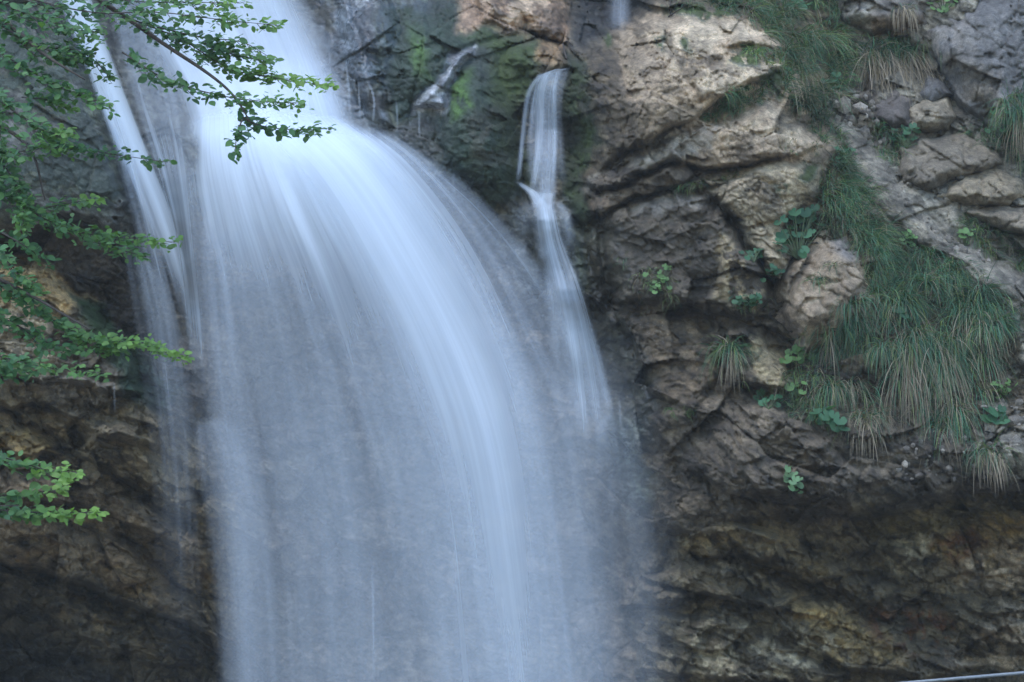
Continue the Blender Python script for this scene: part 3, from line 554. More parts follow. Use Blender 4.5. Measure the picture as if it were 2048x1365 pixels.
#@@BOULDERS
def boulder(name, poly, lift, edge, colour, label, cat="boulder", top=.3, step=3.0, wet=.05, seed=0, group=None, rough=1.0, patches=(), yoff=0.0):
    p = np.asarray(poly, float); pad = 30
    gu = np.arange(p[:, 0].min() - pad, p[:, 0].max() + pad, step); gv = np.arange(p[:, 1].min() - pad, p[:, 1].max() + pad, step)
    Ub, Vb = np.meshgrid(gu, gv)
    wu = Ub + 9 * fbm(Ub / 50, Vb / 50, 500 + seed, 4); wv = Vb + 9 * fbm(Ub / 50, Vb / 50, 520 + seed, 4)
    s = sdf(wu, wv, p)
    vnm = np.clip((wv - p[:, 1].min()) / np.ptp(p[:, 1]), 0, 1)
    prof = np.where(s > 0, np.sin(np.clip(s / edge, 0, 1) * math.pi / 2), s / edge * 2.5)
    yb = bilin(cu, cv, base_c, Ub, Vb) + yoff
    a, ja = facets(wu / 95 + seed, wv / 80, 530 + seed, 1.6); b, jb = facets(wu / 26, wv / 22 + seed, 540 + seed, 1.6)
    rel = np.clip(s / 12, 0, 1)
    y = yb - lift * prof * (1 - top * (1 - vnm) * (s > 0)) + rel * rough * (.16 * a + .05 * b + .02 * np.exp(-(ja / .03) ** 2)) + .04 * fbm(Ub / 16, Vb / 16, 550 + seed, 4) + .09 * fbm(Ub / 60, Vb / 60, 560 + seed, 5, .6) + rel * rough * .08 * np.clip(1 - np.abs(fbm(wu / 80, wv / 60, 565 + seed, 4)) * 3.4, 0, 1) ** 6
    keep = s > -26
    idx = -np.ones(s.shape, int); idx[keep] = np.arange(keep.sum())
    f = np.stack([idx[:-1, :-1], idx[1:, :-1], idx[1:, 1:], idx[:-1, 1:]], -1).reshape(-1, 4); f = f[(f >= 0).all(1)]
    front = P(Ub, Vb, y)[keep]; n = len(front)
    back = P(Ub, Vb, np.maximum(y, yb + .25) + .25)[keep]                # closed: a back face buried in the cliff
    used = {}
    e = np.concatenate([f[:, [0, 1]], f[:, [1, 2]], f[:, [2, 3]], f[:, [3, 0]]])
    key = np.sort(e, 1); _, inv, cnt = np.unique(key[:, 0] * (n + 1) + key[:, 1], return_inverse=True, return_counts=True)
    rim = e[cnt[inv] == 1]
    side = np.stack([rim[:, 1], rim[:, 0], rim[:, 0] + n, rim[:, 1] + n], -1)
    c = np.empty(s.shape + (3,)); c[:] = colour
    for (pp, cc, fe, br, k) in patches:
        m = smooth(-fe, fe, sdf(wu, wv, pp)) * smooth(br - .25, br + .1, .5 + .9 * fbm(Ub / 30, Vb / 30, 570 + seed, 5, .6)) * k
        c = c * (1 - m[..., None]) + np.array(cc) * m[..., None]
    c = c * np.array((1.22, 1.12, .97)) * (1 + .6 * fbm(Ub / 40, Vb / 40, 580 + seed, 6, .62))[..., None]
    c = np.concatenate([c[keep], c[keep]])
    o = mk(name, np.concatenate([front, back]), np.concatenate([f, f[:, ::-1] + n, side]), ROCK, None, True, c, wet=np.full(2 * n, wet), moss=np.zeros(2 * n))
    tag(o, label, cat, group); ROCKS.append((us_v(gu), us_v(gv), np.where(keep, y, 99.0))); return o
def us_v(a): return a
ROCKS = []
BG = "boulders and blocks on the right slope"
boulder("boulder", [(1545,590),(1560,545),(1600,500),(1650,465),(1700,462),(1738,500),(1752,560),(1755,600),(1710,640),(1660,680),(1610,695),(1580,670),(1550,640)], .62, 70, (.25,.205,.155),
        "big rounded tan boulder with a grass sprig in its cracks, above the hanging grass", seed=1, group=BG, patches=[([(1640,460),(1710,460),(1740,510),(1700,530)], (.17,.17,.18), 12, .3, .8), ([(1540,600),(1600,640),(1620,700),(1560,690)], (.12,.10,.09), 12, .3, .8)])
boulder("boulder", [(1668,-60),(1900,-60),(1872,-5),(1852,55),(1800,82),(1745,80),(1710,62),(1678,38)], .75, 55, (.16,.15,.145),
        "grey lichen spotted boulder hanging at the top edge with a dark hollow under it", seed=2, group=BG, patches=[([(1700,40),(1850,30),(1800,90),(1720,80)], (.14,.095,.05), 12, .3, .8), ([(1680,0),(1760,0),(1740,60),(1690,40)], (.30,.29,.26), 12, .5, .8)])
boulder("boulder", [(1845,60),(1880,20),(1940,-10),(2060,-60),(2300,-60),(2300,270),(2060,265),(2000,275),(1965,232),(1930,200),(1905,165),(1868,112)], .55, 60, (.115,.118,.125),
        "largest grey block with diagonal seams in the top right corner", seed=3, group=BG, top=.1, patches=[([(1850,60),(1940,30),(1960,150),(1900,160)], (.18,.175,.17), 20, .4, .7), ([(1900,120),(1990,150),(2000,250),(1930,200)], (.165,.145,.115), 20, .4, .7)])
boulder("rock_slab", [(1795,300),(1840,275),(1930,270),(1992,310),(2000,330),(1930,352),(1870,378),(1850,385),(1812,362)], .50, 26, (.145,.13,.105),
        "flat tilted brownish slab jutting out above the smooth rock ramp", "slab", seed=4, group=BG, top=.75)
boulder("boulder", [(1815,222),(1850,200),(1890,200),(1905,235),(1890,262),(1850,268),(1822,258)], .35, 24, (.24,.215,.17),
        "small pale tan block below the dead grass curtain", seed=5, group=BG)
boulder("boulder", [(1870,395),(1920,352),(1990,335),(2040,360),(2060,400),(2000,410),(1930,412)], .38, 24, (.20,.175,.13),
        "pale ochre block tucked under the jutting slab", seed=6, group=BG, top=.4)
boulder("boulder", [(1740,205),(1790,185),(1818,200),(1822,250),(1780,262),(1742,240)], .30, 24, (.105,.095,.09),
        "dark squarish block behind the hanging dead grass strands", seed=7, group=BG)
boulder("boulder", [(1855,150),(1890,165),(1900,190),(1860,212),(1840,190)], .32, 20, (.10,.105,.115),
        "small bluish grey wedge beside the big corner block", seed=8, group=BG)
boulder("rock_slab", [(1930,425),(2000,412),(2200,420),(2200,470),(2060,470),(1990,455)], .35, 22, (.165,.145,.115),
        "low brown slab at the right edge above the grassy gully", "slab", seed=9, group=BG, top=.5)
boulder("rock", [(1508,195),(1525,172),(1545,170),(1556,185),(1540,202),(1520,206)], .28, 14, (.28,.25,.20),
        "fist shaped pale rock capped with moss between the grass on the crag", "rock", seed=10, rough=.5)
boulder("rock", [(1955,815),(1990,800),(2030,820),(2040,850),(1990,870),(1960,850)], .26, 18, (.30,.285,.25),
        "whitish broken rock under the round leaved plant at right", "rock", seed=11, rough=.6)
boulder("rock", [(195,1090),(220,1078),(240,1090),(238,1118),(215,1130),(198,1115)], .20, 18, (.10,.085,.075),
        "rounded cobble stuck in the brown overhang at lower left", "rock", seed=12, rough=.3)

#@@WATER
# ------------------------------------------------------------------ falling water
seedc = [0]
def sheet(L, Rt, Yf, dens, ns=70, nt=150, width=1.0, length=6.0, contrast=1.0, strands=None):
    """one curved sheet of falling water; columns are streamlines"""
    l = spline(L, nt); r = spline(Rt, nt); s = np.linspace(0, 1, ns); t = np.linspace(0, 1, nt)
    S, T = np.meshgrid(s, t)
    Uu = l[:, 0][:, None] * (1 - S) + r[:, 0][:, None] * S; Vv = l[:, 1][:, None] * (1 - S) + r[:, 1][:, None] * S
    Yy = Yf(S, T, Uu, Vv); seedc[0] += 1
    de = np.clip(dens(S, T, Uu, Vv), 0, 9)
    fl = np.stack([S * width + seedc[0] * 13.7, T * length + .02 * S, np.full_like(S, seedc[0] * 3.3)], -1)
    return P(Uu, Vv, Yy).reshape(-1, 3), grid_faces(nt, ns), de.ravel(), fl.reshape(-1, 3), np.full(S.size, contrast)
def water(name, sheets, label, cat, kind="structure"):
    vv, ff, dd, fl, cc = [], [], [], [], []; n = 0
    for (a, b, c, d, e) in sheets:
        vv.append(a); ff.append(b + n); dd.append(c); fl.append(d); cc.append(e); n += len(a)
    o = mk(name, np.concatenate(vv), np.concatenate(ff), WATER, None, True, None, dens=np.concatenate(dd), flow=np.concatenate(fl), contrast=np.concatenate(cc))
    tag(o, label, cat, None, kind); return o
def edge(S, a=.12, b=.12): return smooth(0, a, S) * smooth(0, b, 1 - S)
G = lambda x, c, w: np.exp(-((x - c) / w) ** 2)
def lip(S, T): return 19.35 - 1.0 * T ** .8 - .9 * S * T - .35 * np.sin(math.pi * S) * (1 - .4 * T)

A_L = [(365,212),(342,320),(350,450),(368,600),(390,820),(420,1050),(440,1420)]
A_R = [(695,222),(795,292),(893,388),(1010,528),(1132,708),(1237,960),(1298,1420)]
def dA(S, T, U, V):
    f = 1 - .72 * smooth(.12, .60, T)
    core = .9 * G(S, .48 + .13 * smooth(0, .5, T), .13 + .03 * T) * (1 - .84 * smooth(0, .9, T))
    lipb = 2.5 * np.exp(-(T * 4.0) ** 1.5) * smooth(.02, .25, S) * (1 - .5 * smooth(.8, 1, S))
    rockb = 1 - .75 * G(U, 385, 26) * G(V, 300, 42)
    return edge(S, .09, .34) * smooth(0, .10, T) * (.25 * f + core + lipb + .22 * G(S, .05, .08) * smooth(.1, .3, T) * (1 - .6 * T) + .30 * G(S, .74, .20) * f) * rockb
def dB(S, T, U, V): return edge(S, .25, .30) * smooth(0, .12, T) * .14 * (1 - .7 * T)
def jet(S, T, U, V): return edge(S, .5, .5) * smooth(0, .14, T)
main = [sheet(A_L, A_R, lambda S, T, U, V: lip(S, T), dA, 120, 180, 5.5, 6, 1.2),
        sheet([(420,250),(400,330),(420,470),(455,620),(490,820),(520,1050),(540,1420)], [(700,240),(842,305),(968,412),(1085,552),(1185,735),(1250,980),(1302,1420)], lambda S, T, U, V: lip(S, T) - .22, dB, 110, 170, 5.5, 6, 1.2),
        # the main jet, thrown outward from the lip
        sheet([(460,240),(565,350),(665,520),(760,740),(830,980),(895,1420)], [(735,242),(850,342),(970,512),(1085,715),(1148,940),(1205,1420)], lambda S, T, U, V: lip(.4 + .4 * S, T) - .4,
              lambda S, T, U, V: jet(S, T, U, V) * (1.6 * (1 - T) ** 1.4 + .24), 90, 150, 2.6, 5, .8),
        sheet([(640,236),(745,330),(850,490),(930,700),(985,940),(1030,1420)], [(745,238),(868,322),(1000,468),(1118,655),(1208,870),(1285,1420)], lambda S, T, U, V: lip(.5 + .4 * S, T) - .55,
              lambda S, T, U, V: jet(S, T, U, V) * (.60 * (1 - T) ** 1.2 + .12), 80, 150, 2.4, 5, 1.3),
        sheet([(560,234),(700,280),(850,370),(970,500),(1055,660),(1110,830),(1150,1100)], [(712,228),(855,300),(990,415),(1112,565),(1202,722),(1256,890),(1292,1150)], lambda S, T, U, V: 19.25 - .9 * T - .2 * S,
              lambda S, T, U, V: edge(S, .6, .4) * edge(T, .35, .5) * .30, 70, 120, 1.6, 4, .8),
        # curtains on the left side
        sheet([(385,300),(374,500),(384,800),(420,1100),(436,1420)], [(560,280),(610,500),(670,800),(710,1100),(730,1420)], lambda S, T, U, V: lip(.1 + .2 * S, T) - .15,
              lambda S, T, U, V: edge(S, .2, .6) * smooth(0, .2, T) * .18 * (1 - .45 * T), 70, 130, 2, 5, 1.3),
        sheet([(385,838),(388,950),(415,1150),(432,1420)], [(450,822),(520,880),(575,1100),(600,1420)], lambda S, T, U, V: 19.0 - .8 * T - .2 * S,
              lambda S, T, U, V: edge(S, .18, .6) * smooth(0, .10, T) * .16 * (1 - .6 * T), 50, 90, 1.6, 3.5, 1.0)]
mists = [sheet([(375,400),(375,800),(400,1100),(410,1420)], [(900,380),(1150,700),(1310,1100),(1420,1420)], lambda S, T, U, V: 19.9 - .5 * T,
              lambda S, T, U, V: edge(S, .3, .5) * smooth(0, .35, T) * .17, 60, 80, 5, 3, .8),
         sheet([(420,700),(420,900),(420,1150),(400,1420)], [(1250,560),(1330,900),(1380,1150),(1400,1420)], lambda S, T, U, V: 17.9 - .3 * T,
              lambda S, T, U, V: edge(S, .4, .6) * smooth(0, .45, T) * .14, 60, 80, 5, 2, .7)]
mists.append(sheet([(1000,560),(1040,800),(1060,1100),(1040,1420)], [(1290,640),(1350,900),(1390,1150),(1400,1420)], lambda S, T, U, V: 17.6 - .2 * T,
              lambda S, T, U, V: edge(S, .5, .5) * smooth(0, .4, T) * .16, 50, 70, 4, 2, .7))
o = water("spray_mist", mists, "pale bluish spray drifting round the lower main waterfall", "mist", "stuff")
water("waterfall", main, "broad white main waterfall leaping off the rock lip and fanning out to the right", "waterfall")
U_L = [(195,-140),(215,-20),(252,100),(300,190),(340,345)]; U_R = [(575,-140),(605,-20),(650,80),(690,180),(765,345)]
upper = [sheet(U_L, U_R, lambda S, T, U, V: frontY(U, V) - .22 - .1 * np.sin(math.pi * S), lambda S, T, U, V: edge(S, .1, .28) * (.14 + 2.0 * smooth(.12, .40, S) * (1 - .3 * smooth(.6, .9, S)) + 1.5 * smooth(.5, .75, T) * smooth(.25, .45, S)) * smooth(0, .22, 1 - T), 90, 80, 3, 2.2, 1.0),
         sheet([(470,-140),(490,0),(520,120),(560,285)], [(590,-140),(620,-20),(690,120),(760,300)], lambda S, T, U, V: frontY(U, V) - .42, lambda S, T, U, V: edge(S, .3, .6) * smooth(0, .1, 1 - T) * .4, 50, 60, 1.2, 2, 1.3),
         sheet([(185,-60),(245,170),(300,330),(345,480),(368,640),(385,800)], [(330,-60),(372,180),(385,300),(395,480),(410,640),(420,800)], lambda S, T, U, V: frontY(U, V) - .15, lambda S, T, U, V: edge(S, .25, .25) * smooth(0, .3, 1 - T) * (.22 + .22 * smooth(.25, .6, T)), 60, 110, 2.0, 4, 1.8)]
water("upper_waterfall", upper, "white upper waterfall coming down from the top edge onto the rock lip", "waterfall")
S_L = [(70,-120),(120,20),(170,140),(222,280),(285,430),(338,570),(364,720),(384,960)]; S_R = [(150,-120),(195,20),(240,150),(298,300),(348,430),(382,570),(402,720),(420,960)]
slide = [sheet(S_L, S_R, lambda S, T, U, V: np.minimum(frontY(U, V), 19.6) - .12 - .1 * S, lambda S, T, U, V: edge(S, .3, .35) * smooth(0, .1, T) * 1.9 * (1 - .97 * smooth(.38, .80, T)), 50, 120, .8, 4, 1.3),
         sheet([(150,90),(196,210),(232,330),(268,480),(300,640),(322,800)], [(190,90),(232,210),(275,330),(320,480),(360,640),(385,800)], lambda S, T, U, V: np.minimum(frontY(U, V), 19.6) - .22, lambda S, T, U, V: edge(S, .3, .3) * edge(T, .2, .4) * .22, 50, 120, .9, 4, 2.2),
         sheet([(228,430),(252,560),(275,720),(298,950),(312,1430)], [(335,560),(368,660),(390,800),(405,1000),(425,1440)], lambda S, T, U, V: 19.35 - .2 * S, lambda S, T, U, V: edge(S, .1, .3) * edge(T, .08, .6) * (.08 + .13 * S), 70, 120, 1.6, 5, 2.2)]
water("left_water_slide", slide, "narrow bright band of water sliding down the left side of the main waterfall", "water slide")
def hug(o): return lambda S, T, U, V: frontY(U, V) - o
def strand(pts, w0, w1, dn, off=.14, fade=(.08, .2), con=1.6, taper=0.0):
    """one strand of a thin fall: a narrow curved sheet, w0 wide at its top and w1 at its foot (photo pixels)"""
    p = np.asarray(pts, float); n = len(p); wd = np.linspace(w0, w1, n)[:, None] / 2 * np.array([[1, 0]])
    return sheet(p - wd, p + wd, hug(off), lambda S, T, U, V: edge(S, .45, .45) * edge(T, *fade) * dn * .8 * (1 - taper * T), 20, 70, max(w0, w1) / 190 * 1.6, 3, con)
ST = [([(1084,146),(1058,188),(1045,280),(1035,368)], 14, 11, 1.2, (.05, .12)), ([(1100,142),(1085,190),(1082,260),(1074,330),(1064,388)], 22, 16, .7, (.05, .15)),
      ([(1112,140),(1100,200),(1100,280),(1094,350),(1090,400)], 30, 30, .75, (.05, .1)), ([(1128,138),(1114,200),(1118,300),(1126,385)], 22, 24, .25, (.05, .3)),
      ([(1096,144),(1072,190),(1060,260),(1056,330)], 16, 12, .4, (.05, .3)), ([(1118,140),(1108,180),(1110,260),(1106,395)], 14, 10, .5, (.05, .2)),
      ([(1140,136),(1118,142),(1090,152),(1070,172)], 14, 18, .45, (.2, .3)),
      ([(1030,360),(1050,374),(1070,390),(1088,424)], 14, 34, 1.3, (.4, .25)), ([(1098,230),(1086,300),(1080,350),(1078,398)], 20, 40, .45, (.4, .15)), ([(1104,230),(1106,300),(1104,350),(1102,396)], 20, 26, .4, (.4, .15)), ([(1092,380),(1086,415),(1088,470),(1100,530)], 42, 40, 1.3, (.15, .15)),
      ([(1070,398),(1050,425),(1044,470),(1046,540)], 36, 40, .28, (.2, .6)), ([(1108,398),(1128,425),(1138,470),(1142,520)], 24, 36, .3, (.2, .6)),
      ([(1092,470),(1108,540),(1140,620),(1162,710),(1172,850)], 40, 76, 1.1, (.15, .6)), ([(1096,500),(1106,600),(1112,700),(1114,880)], 26, 34, .5, (.2, .5)),
      ([(1104,510),(1150,600),(1186,690),(1210,780),(1222,836)], 24, 22, .6, (.2, .25)), ([(1128,560),(1146,680),(1152,800),(1154,960)], 44, 60, .45, (.2, .6)),
      ([(1224,826),(1208,845),(1200,900),(1198,1010)], 14, 26, .5, (.15, .6)), ([(1170,660),(1192,780),(1204,900),(1215,1120)], 60, 90, .25, (.3, .6)),
      ([(1118,540),(1140,620),(1152,720),(1160,800)], 14, 14, .7, (.2, .5)), ([(1150,600),(1172,680),(1184,760),(1190,860)], 14, 16, .6, (.2, .5)),
      ([(1215,940),(1222,1060),(1234,1200)], 20, 40, .22, (.3, .5)), ([(1255,960),(1262,1080),(1270,1160)], 10, 16, .2, (.3, .5))]
casc = [strand(p, a * 1.25, b * 1.25, d * .62, fade=f, con=1.6) for (p, a, b, d, f) in ST]
casc += [sheet([(1108,138),(1072,155),(1056,200),(1052,280),(1048,366)], [(1142,136),(1122,150),(1118,220),(1120,300),(1112,402)], hug(.10), lambda S, T, U, V: edge(S, .3, .4) * edge(T, .06, .15) * .26, 50, 80, 1.3, 2, 2.6),
         sheet([(1062,395),(1072,480),(1082,560),(1090,660),(1098,800),(1104,960)], [(1112,395),(1132,480),(1172,580),(1205,690),(1232,832),(1240,960)], hug(.15), lambda S, T, U, V: edge(S, .4, .3) * edge(T, .1, .5) * .48, 60, 100, 1.8, 4, 2.6)]
water("side_cascade", casc, "thin side cascade falling from the mossy notch between the waterfall and the pale crag", "cascade")
water("far_waterfall", [sheet([(1205,-120),(1208,0),(1206,70)], [(1270,-120),(1268,0),(1262,70)], hug(.1), lambda S, T, U, V: edge(S, .4, .4) * .16 * smooth(0, .3, 1 - T), 30, 30, .8, 1.5, 1.4)], "small dim waterfall in the dark gap at the top edge", "waterfall")
TR = [([(690,110),(698,180),(700,262)], 6, .5, "thin trickle on the bluish wet wall nearest the upper waterfall's foot"), ([(716,150),(722,262)], 5, .4, "faint trickle just left of the longest trickle on the dark wall"), ([(792,196),(796,262)], 5, .4, "short trickle left of the shiny ledge"), ([(735,160),(748,200),(745,265)], 6, .5, "thin trickle dripping down the dark wall right of the upper waterfall"), ([(838,218),(839,282)], 5, .5, "short thread of water dripping from the end of the shiny ledge"),
      ([(906,345),(908,410)], 5, .45, "short trickle below the mossy dome beside the spray"), ([(745,1100),(748,1420)], 4, .5, "fine straight thread of water in front of the lower fall"),
      ([(656,60),(662,180),(664,270)], 5, .25, "faint trickle on the dark rock close to the upper waterfall"), ([(1238,790),(1242,860)], 4, .5, "short drip beside the foot of the side cascade"), ([(228,760),(230,830)], 5, .4, "drip falling from the mossy ledge under the left branch")]
for pts, wd, dn, lb in TR:
    p0 = np.array(pts, float); off = np.array([wd, 0])
    water("water_trickle", [sheet(p0 - off / 2, p0 + off / 2, (lambda S, T, U, V: frontY(U, V) - .1) if pts[0][1] < 1000 and pts[0][0] < 1240 else (lambda S, T, U, V: 0 * S + 17.2), lambda S, T, U, V: edge(S, .4, .4) * edge(T, .3, .4) * dn * .45, 8, 40, .1, 1, .8)], lb, "trickle")
#@@VEGETATION
# ------------------------------------------------------------------ grass, herbs and the overhanging tree
rng = np.random.default_rng(7)
def topY(u, v):
    """nearest solid at a photo pixel: cliff or a boulder on it"""
    u = np.atleast_1d(np.asarray(u, float)); v = np.atleast_1d(np.asarray(v, float)); y = surfY(u, v)
    for gu, gv, yy in ROCKS:
        ins = (u > gu[0]) & (u < gu[-1]) & (v > gv[0]) & (v < gv[-1])
        if ins.any():
            iu = np.clip(np.searchsorted(gu, u[ins]), 0, len(gu) - 1); iv = np.clip(np.searchsorted(gv, v[ins]), 0, len(gv) - 1)
            y[ins] = np.minimum(y[ins], yy[iv, iu])
    return y
def blades(root, d, L, droop, width, c0, c1, rows=5):
    """grass blades: curved tapering strips. root, d (n,3); L, droop, width (n,); c0 base colour, c1 tip colour (n,3)"""
    n = len(root); d = d / np.linalg.norm(d, axis=1, keepdims=True)
    side = np.cross(d, rng.normal(size=(n, 3)) * np.array([.4, 1, .4])); side /= np.linalg.norm(side, axis=1, keepdims=True) + 1e-9
    V = np.empty((n, rows, 2, 3)); Cc = np.empty((n, rows, 2, 3)); p = root.copy(); step = (L / (rows - 1))[:, None]
    cur = d.copy(); g = np.array([0, 0, -1.0])
    for r in range(rows):
        t = r / (rows - 1); wv = (width * (1 - .85 * t ** 1.5))[:, None] * .5
        V[:, r, 0] = p - side * wv; V[:, r, 1] = p + side * wv
        Cc[:, r, :] = (c0 * (1 - t) + c1 * t)[:, None, :]
        cur = cur + g * (droop / (rows - 1))[:, None]; cur = cur / np.linalg.norm(cur, axis=1, keepdims=True); p = p + cur * step
    b = np.arange(n)[:, None] * rows * 2 + np.arange(rows - 1)[None] * 2; b = b.ravel()
    return V.reshape(-1, 3), np.stack([b, b + 1, b + 3, b + 2], -1), Cc.reshape(-1, 3)
def join(parts):
    n = 0; vv, ff, cc = [], [], []
    for v, f, c in parts:
        vv.append(v); ff.append(f + n); cc.append(c); n += len(v)
    return np.concatenate(vv), np.concatenate(ff), np.concatenate(cc)
GB, GY_, GD, GS = np.array((.064, .158, .088)), np.array((.15, .205, .065)), np.array((.028, .062, .030)), np.array((.30, .24, .165))
def grasscol(n, dry=.15, yel=.25):
    c = np.where(rng.random((n, 1)) < yel, GY_, GB) * rng.uniform(.6, 1.45, (n, 1)); k = rng.random((n, 1)) < dry
    return np.where(k, GS * rng.uniform(.55, 1.2, (n, 1)), c)
def in_poly(poly, n):
    p = np.asarray(poly, float); u = rng.uniform(p[:, 0].min(), p[:, 0].max(), n); v = rng.uniform(p[:, 1].min(), p[:, 1].max(), n)
    k = sdf(u, v, p) > 0; return u[k], v[k]
def turf(poly, dens, L, dry=.15, yel=.25, lean=(-.1, .25), droop=1.6, clump=True, width=.0065):
    p = np.asarray(poly, float); n = int(np.ptp(p[:, 0]) * np.ptp(p[:, 1]) * dens)
    u, v = in_poly(p, n)
    if clump: k = rng.random(len(u)) < smooth(-.35, .25, fbm(u / 26, v / 26, 600, 3)); u, v = u[k], v[k]
    n = len(u); root = P(u, v, topY(u, v) + .02)
    cl = fbm(u / 18, v / 18, 610, 2); fan = np.stack([lean[0] + .9 * cl + rng.normal(0, .28, n), -.55 + rng.normal(0, .2, n), lean[1] + rng.normal(0, .25, n)], -1)
    c = grasscol(n, dry, yel); c = c * (1 + .9 * fbm(u / 34, v / 34, 620, 3))[:, None]
    tip = np.where(rng.random((n, 1)) < .12 + dry * .4, c * .5 + GS * .4, c * 1.1)
    return blades(root, fan, L * rng.uniform(.45, 1.35, n), droop * rng.uniform(.6, 1.4, n), width * rng.uniform(.7, 1.3, n), c * .7, tip, 6)
def tiers(poly, ntuft, per, L, dry=.2, yel=.2, droop=2.2):
    """tufts too close together to count: each a fan of arching blades"""
    u, v = in_poly(poly, ntuft * 4); u, v = u[:ntuft], v[:ntuft]; out = []
    for a, b in zip(u, v):
        n = int(per * rng.uniform(.4, 1.5)); dk = rng.uniform(.6, 1.4); uu = a + rng.normal(0, 7, n); vv = b + rng.normal(0, 4, n)
        root = P(uu, vv, np.minimum(topY(uu, vv), float(topY(a, b)[0]) + .05) + .02); k = (uu - a) / 9
        d = np.stack([k * .55 + rng.normal(0, .18, n), -.6 + rng.normal(0, .2, n), .35 + rng.normal(0, .3, n)], -1)
        c = grasscol(n, dry, yel) * rng.uniform(.65, 1.35); tip = np.where(rng.random((n, 1)) < .16, c * .5 + GS * .4, c * 1.1)
        out.append(blades(root, d, L * rng.uniform(.6, 1.3) * rng.uniform(.5, 1.25, n), droop * rng.uniform(.7, 1.3, n), .0065 * rng.uniform(.6, 1.6, n), c * .75, tip, 7))
    return join(out)
def grass_patch(label, areas, cat="grass"):
    v, f, c = join([(tiers if isinstance(a[1], int) else turf)(*a[:-1], **a[-1]) for a in areas])
    o = mk("grass", v, f, GRASS, None, True, c); tag(o, label, cat, None, "stuff"); return o
grass_patch("long green grass hanging over the top of the crag below the grey boulder", [
    ([(1330,-30),(1470,-10),(1480,30),(1380,25)], .16, .22, dict(lean=(-.2, .3))), ([(1440,-60),(1660,-60),(1690,60),(1700,130),(1670,205),(1615,185),(1565,105),(1500,60)], .22, .36, dict(yel=.35, lean=(.1, .2))),
    ([(1560,90),(1620,150),(1690,200),(1640,215)], .25, .30, dict(dry=.55))])
grass_patch("narrow band of green grass running down beside the smooth rock ramp", [
    ([(1560,140),(1600,170),(1680,270),(1712,345),(1670,320),(1610,240),(1565,190)], .26, .26, dict(lean=(.15, .35))),
    ([(1655,310),(1712,345),(1770,430),(1800,505),(1760,540),(1715,480),(1670,440),(1640,400)], .26, .30, dict(lean=(.25, .3))),
    ([(1600,420),(1680,430),(1760,520),(1752,560),(1700,465),(1640,462),(1600,490)], .24, .26, dict(dry=.25))])
grass_patch("short grass and moss growing on ledges of the pale crag", [
    ([(1490,92),(1570,98),(1585,145),(1510,125)], .30, .16, dict(yel=.6)), ([(1400,238),(1450,182),(1520,158),(1556,172),(1490,222),(1440,246)], .24, .20, dict(yel=.35)),
    ([(1352,372),(1450,346),(1486,338),(1450,366),(1380,380)], .24, .18, dict(yel=.7)), ([(1560,285),(1600,275),(1650,300),(1640,318),(1580,306)], .28, .15, dict(yel=.5)),
    ([(1330,815),(1385,808),(1390,828),(1335,832)], .35, .13, dict(yel=.8))])
grass_patch("dense mass of dark green grass spilling over the slope right of the tan boulder", [
    ([(1755,530),(1850,505),(1920,530),(1990,600),(2025,660),(1960,660),(1880,620),(1800,620),(1740,640)], .10, .22, dict(lean=(0, .2), dry=.15)),
    ([(1755,530),(1850,505),(1920,530),(1990,600),(2025,660),(1960,660),(1880,620),(1800,620),(1740,640)], 34, 95, .34, dict(dry=.08, droop=1.9)),
    ([(1690,600),(1800,600),(1900,630),(2020,660),(1995,745),(1900,760),(1800,740),(1640,690)], 34, 90, .40, dict(dry=.22, droop=2.5)),
    ([(1630,680),(1760,700),(1900,740),(1960,780),(1900,840),(1760,820),(1660,780)], 22, 75, .42, dict(dry=.4, droop=2.8)),
    ([(1560,700),(1650,690),(1680,800),(1640,850),(1580,800)], 22, 30, .28, dict(dry=.2, yel=.5)),
    ([(1720,560),(1770,500),(1800,480),(1830,505),(1780,560)], .26, .24, dict(yel=.4))])
grass_patch("grassy gully between the blocks at the right edge", [
    ([(1920,430),(1960,440),(2060,485),(2120,560),(2040,545),(1960,500)], .22, .28, dict(yel=.5)), ([(1735,225),(1800,262),(1812,300),(1790,340),(1750,300)], .16, .20, dict(yel=.4)),
    ([(1900,230),(1960,240),(2030,290),(2010,310),(1930,275)], .14, .18, {}), ([(2000,200),(2060,170),(2120,200),(2120,330),(2040,340),(2005,280)], .2, .36, dict(droop=2.2))])
grass_patch("sparse weeds and fresh sprigs on the dark wet face left of the tan boulder", [
    ([(1235,515),(1290,510),(1340,560),(1350,610),(1300,640),(1265,580)], .10, .17, dict(yel=.8)), ([(1460,590),(1540,595),(1530,625),(1470,620)], .10, .12, {}),
    ([(1560,745),(1640,760),(1650,840),(1580,830)], .13, .2, dict(yel=.5)), ([(1480,760),(1540,780),(1560,830),(1500,800)], .09, .16, {})])

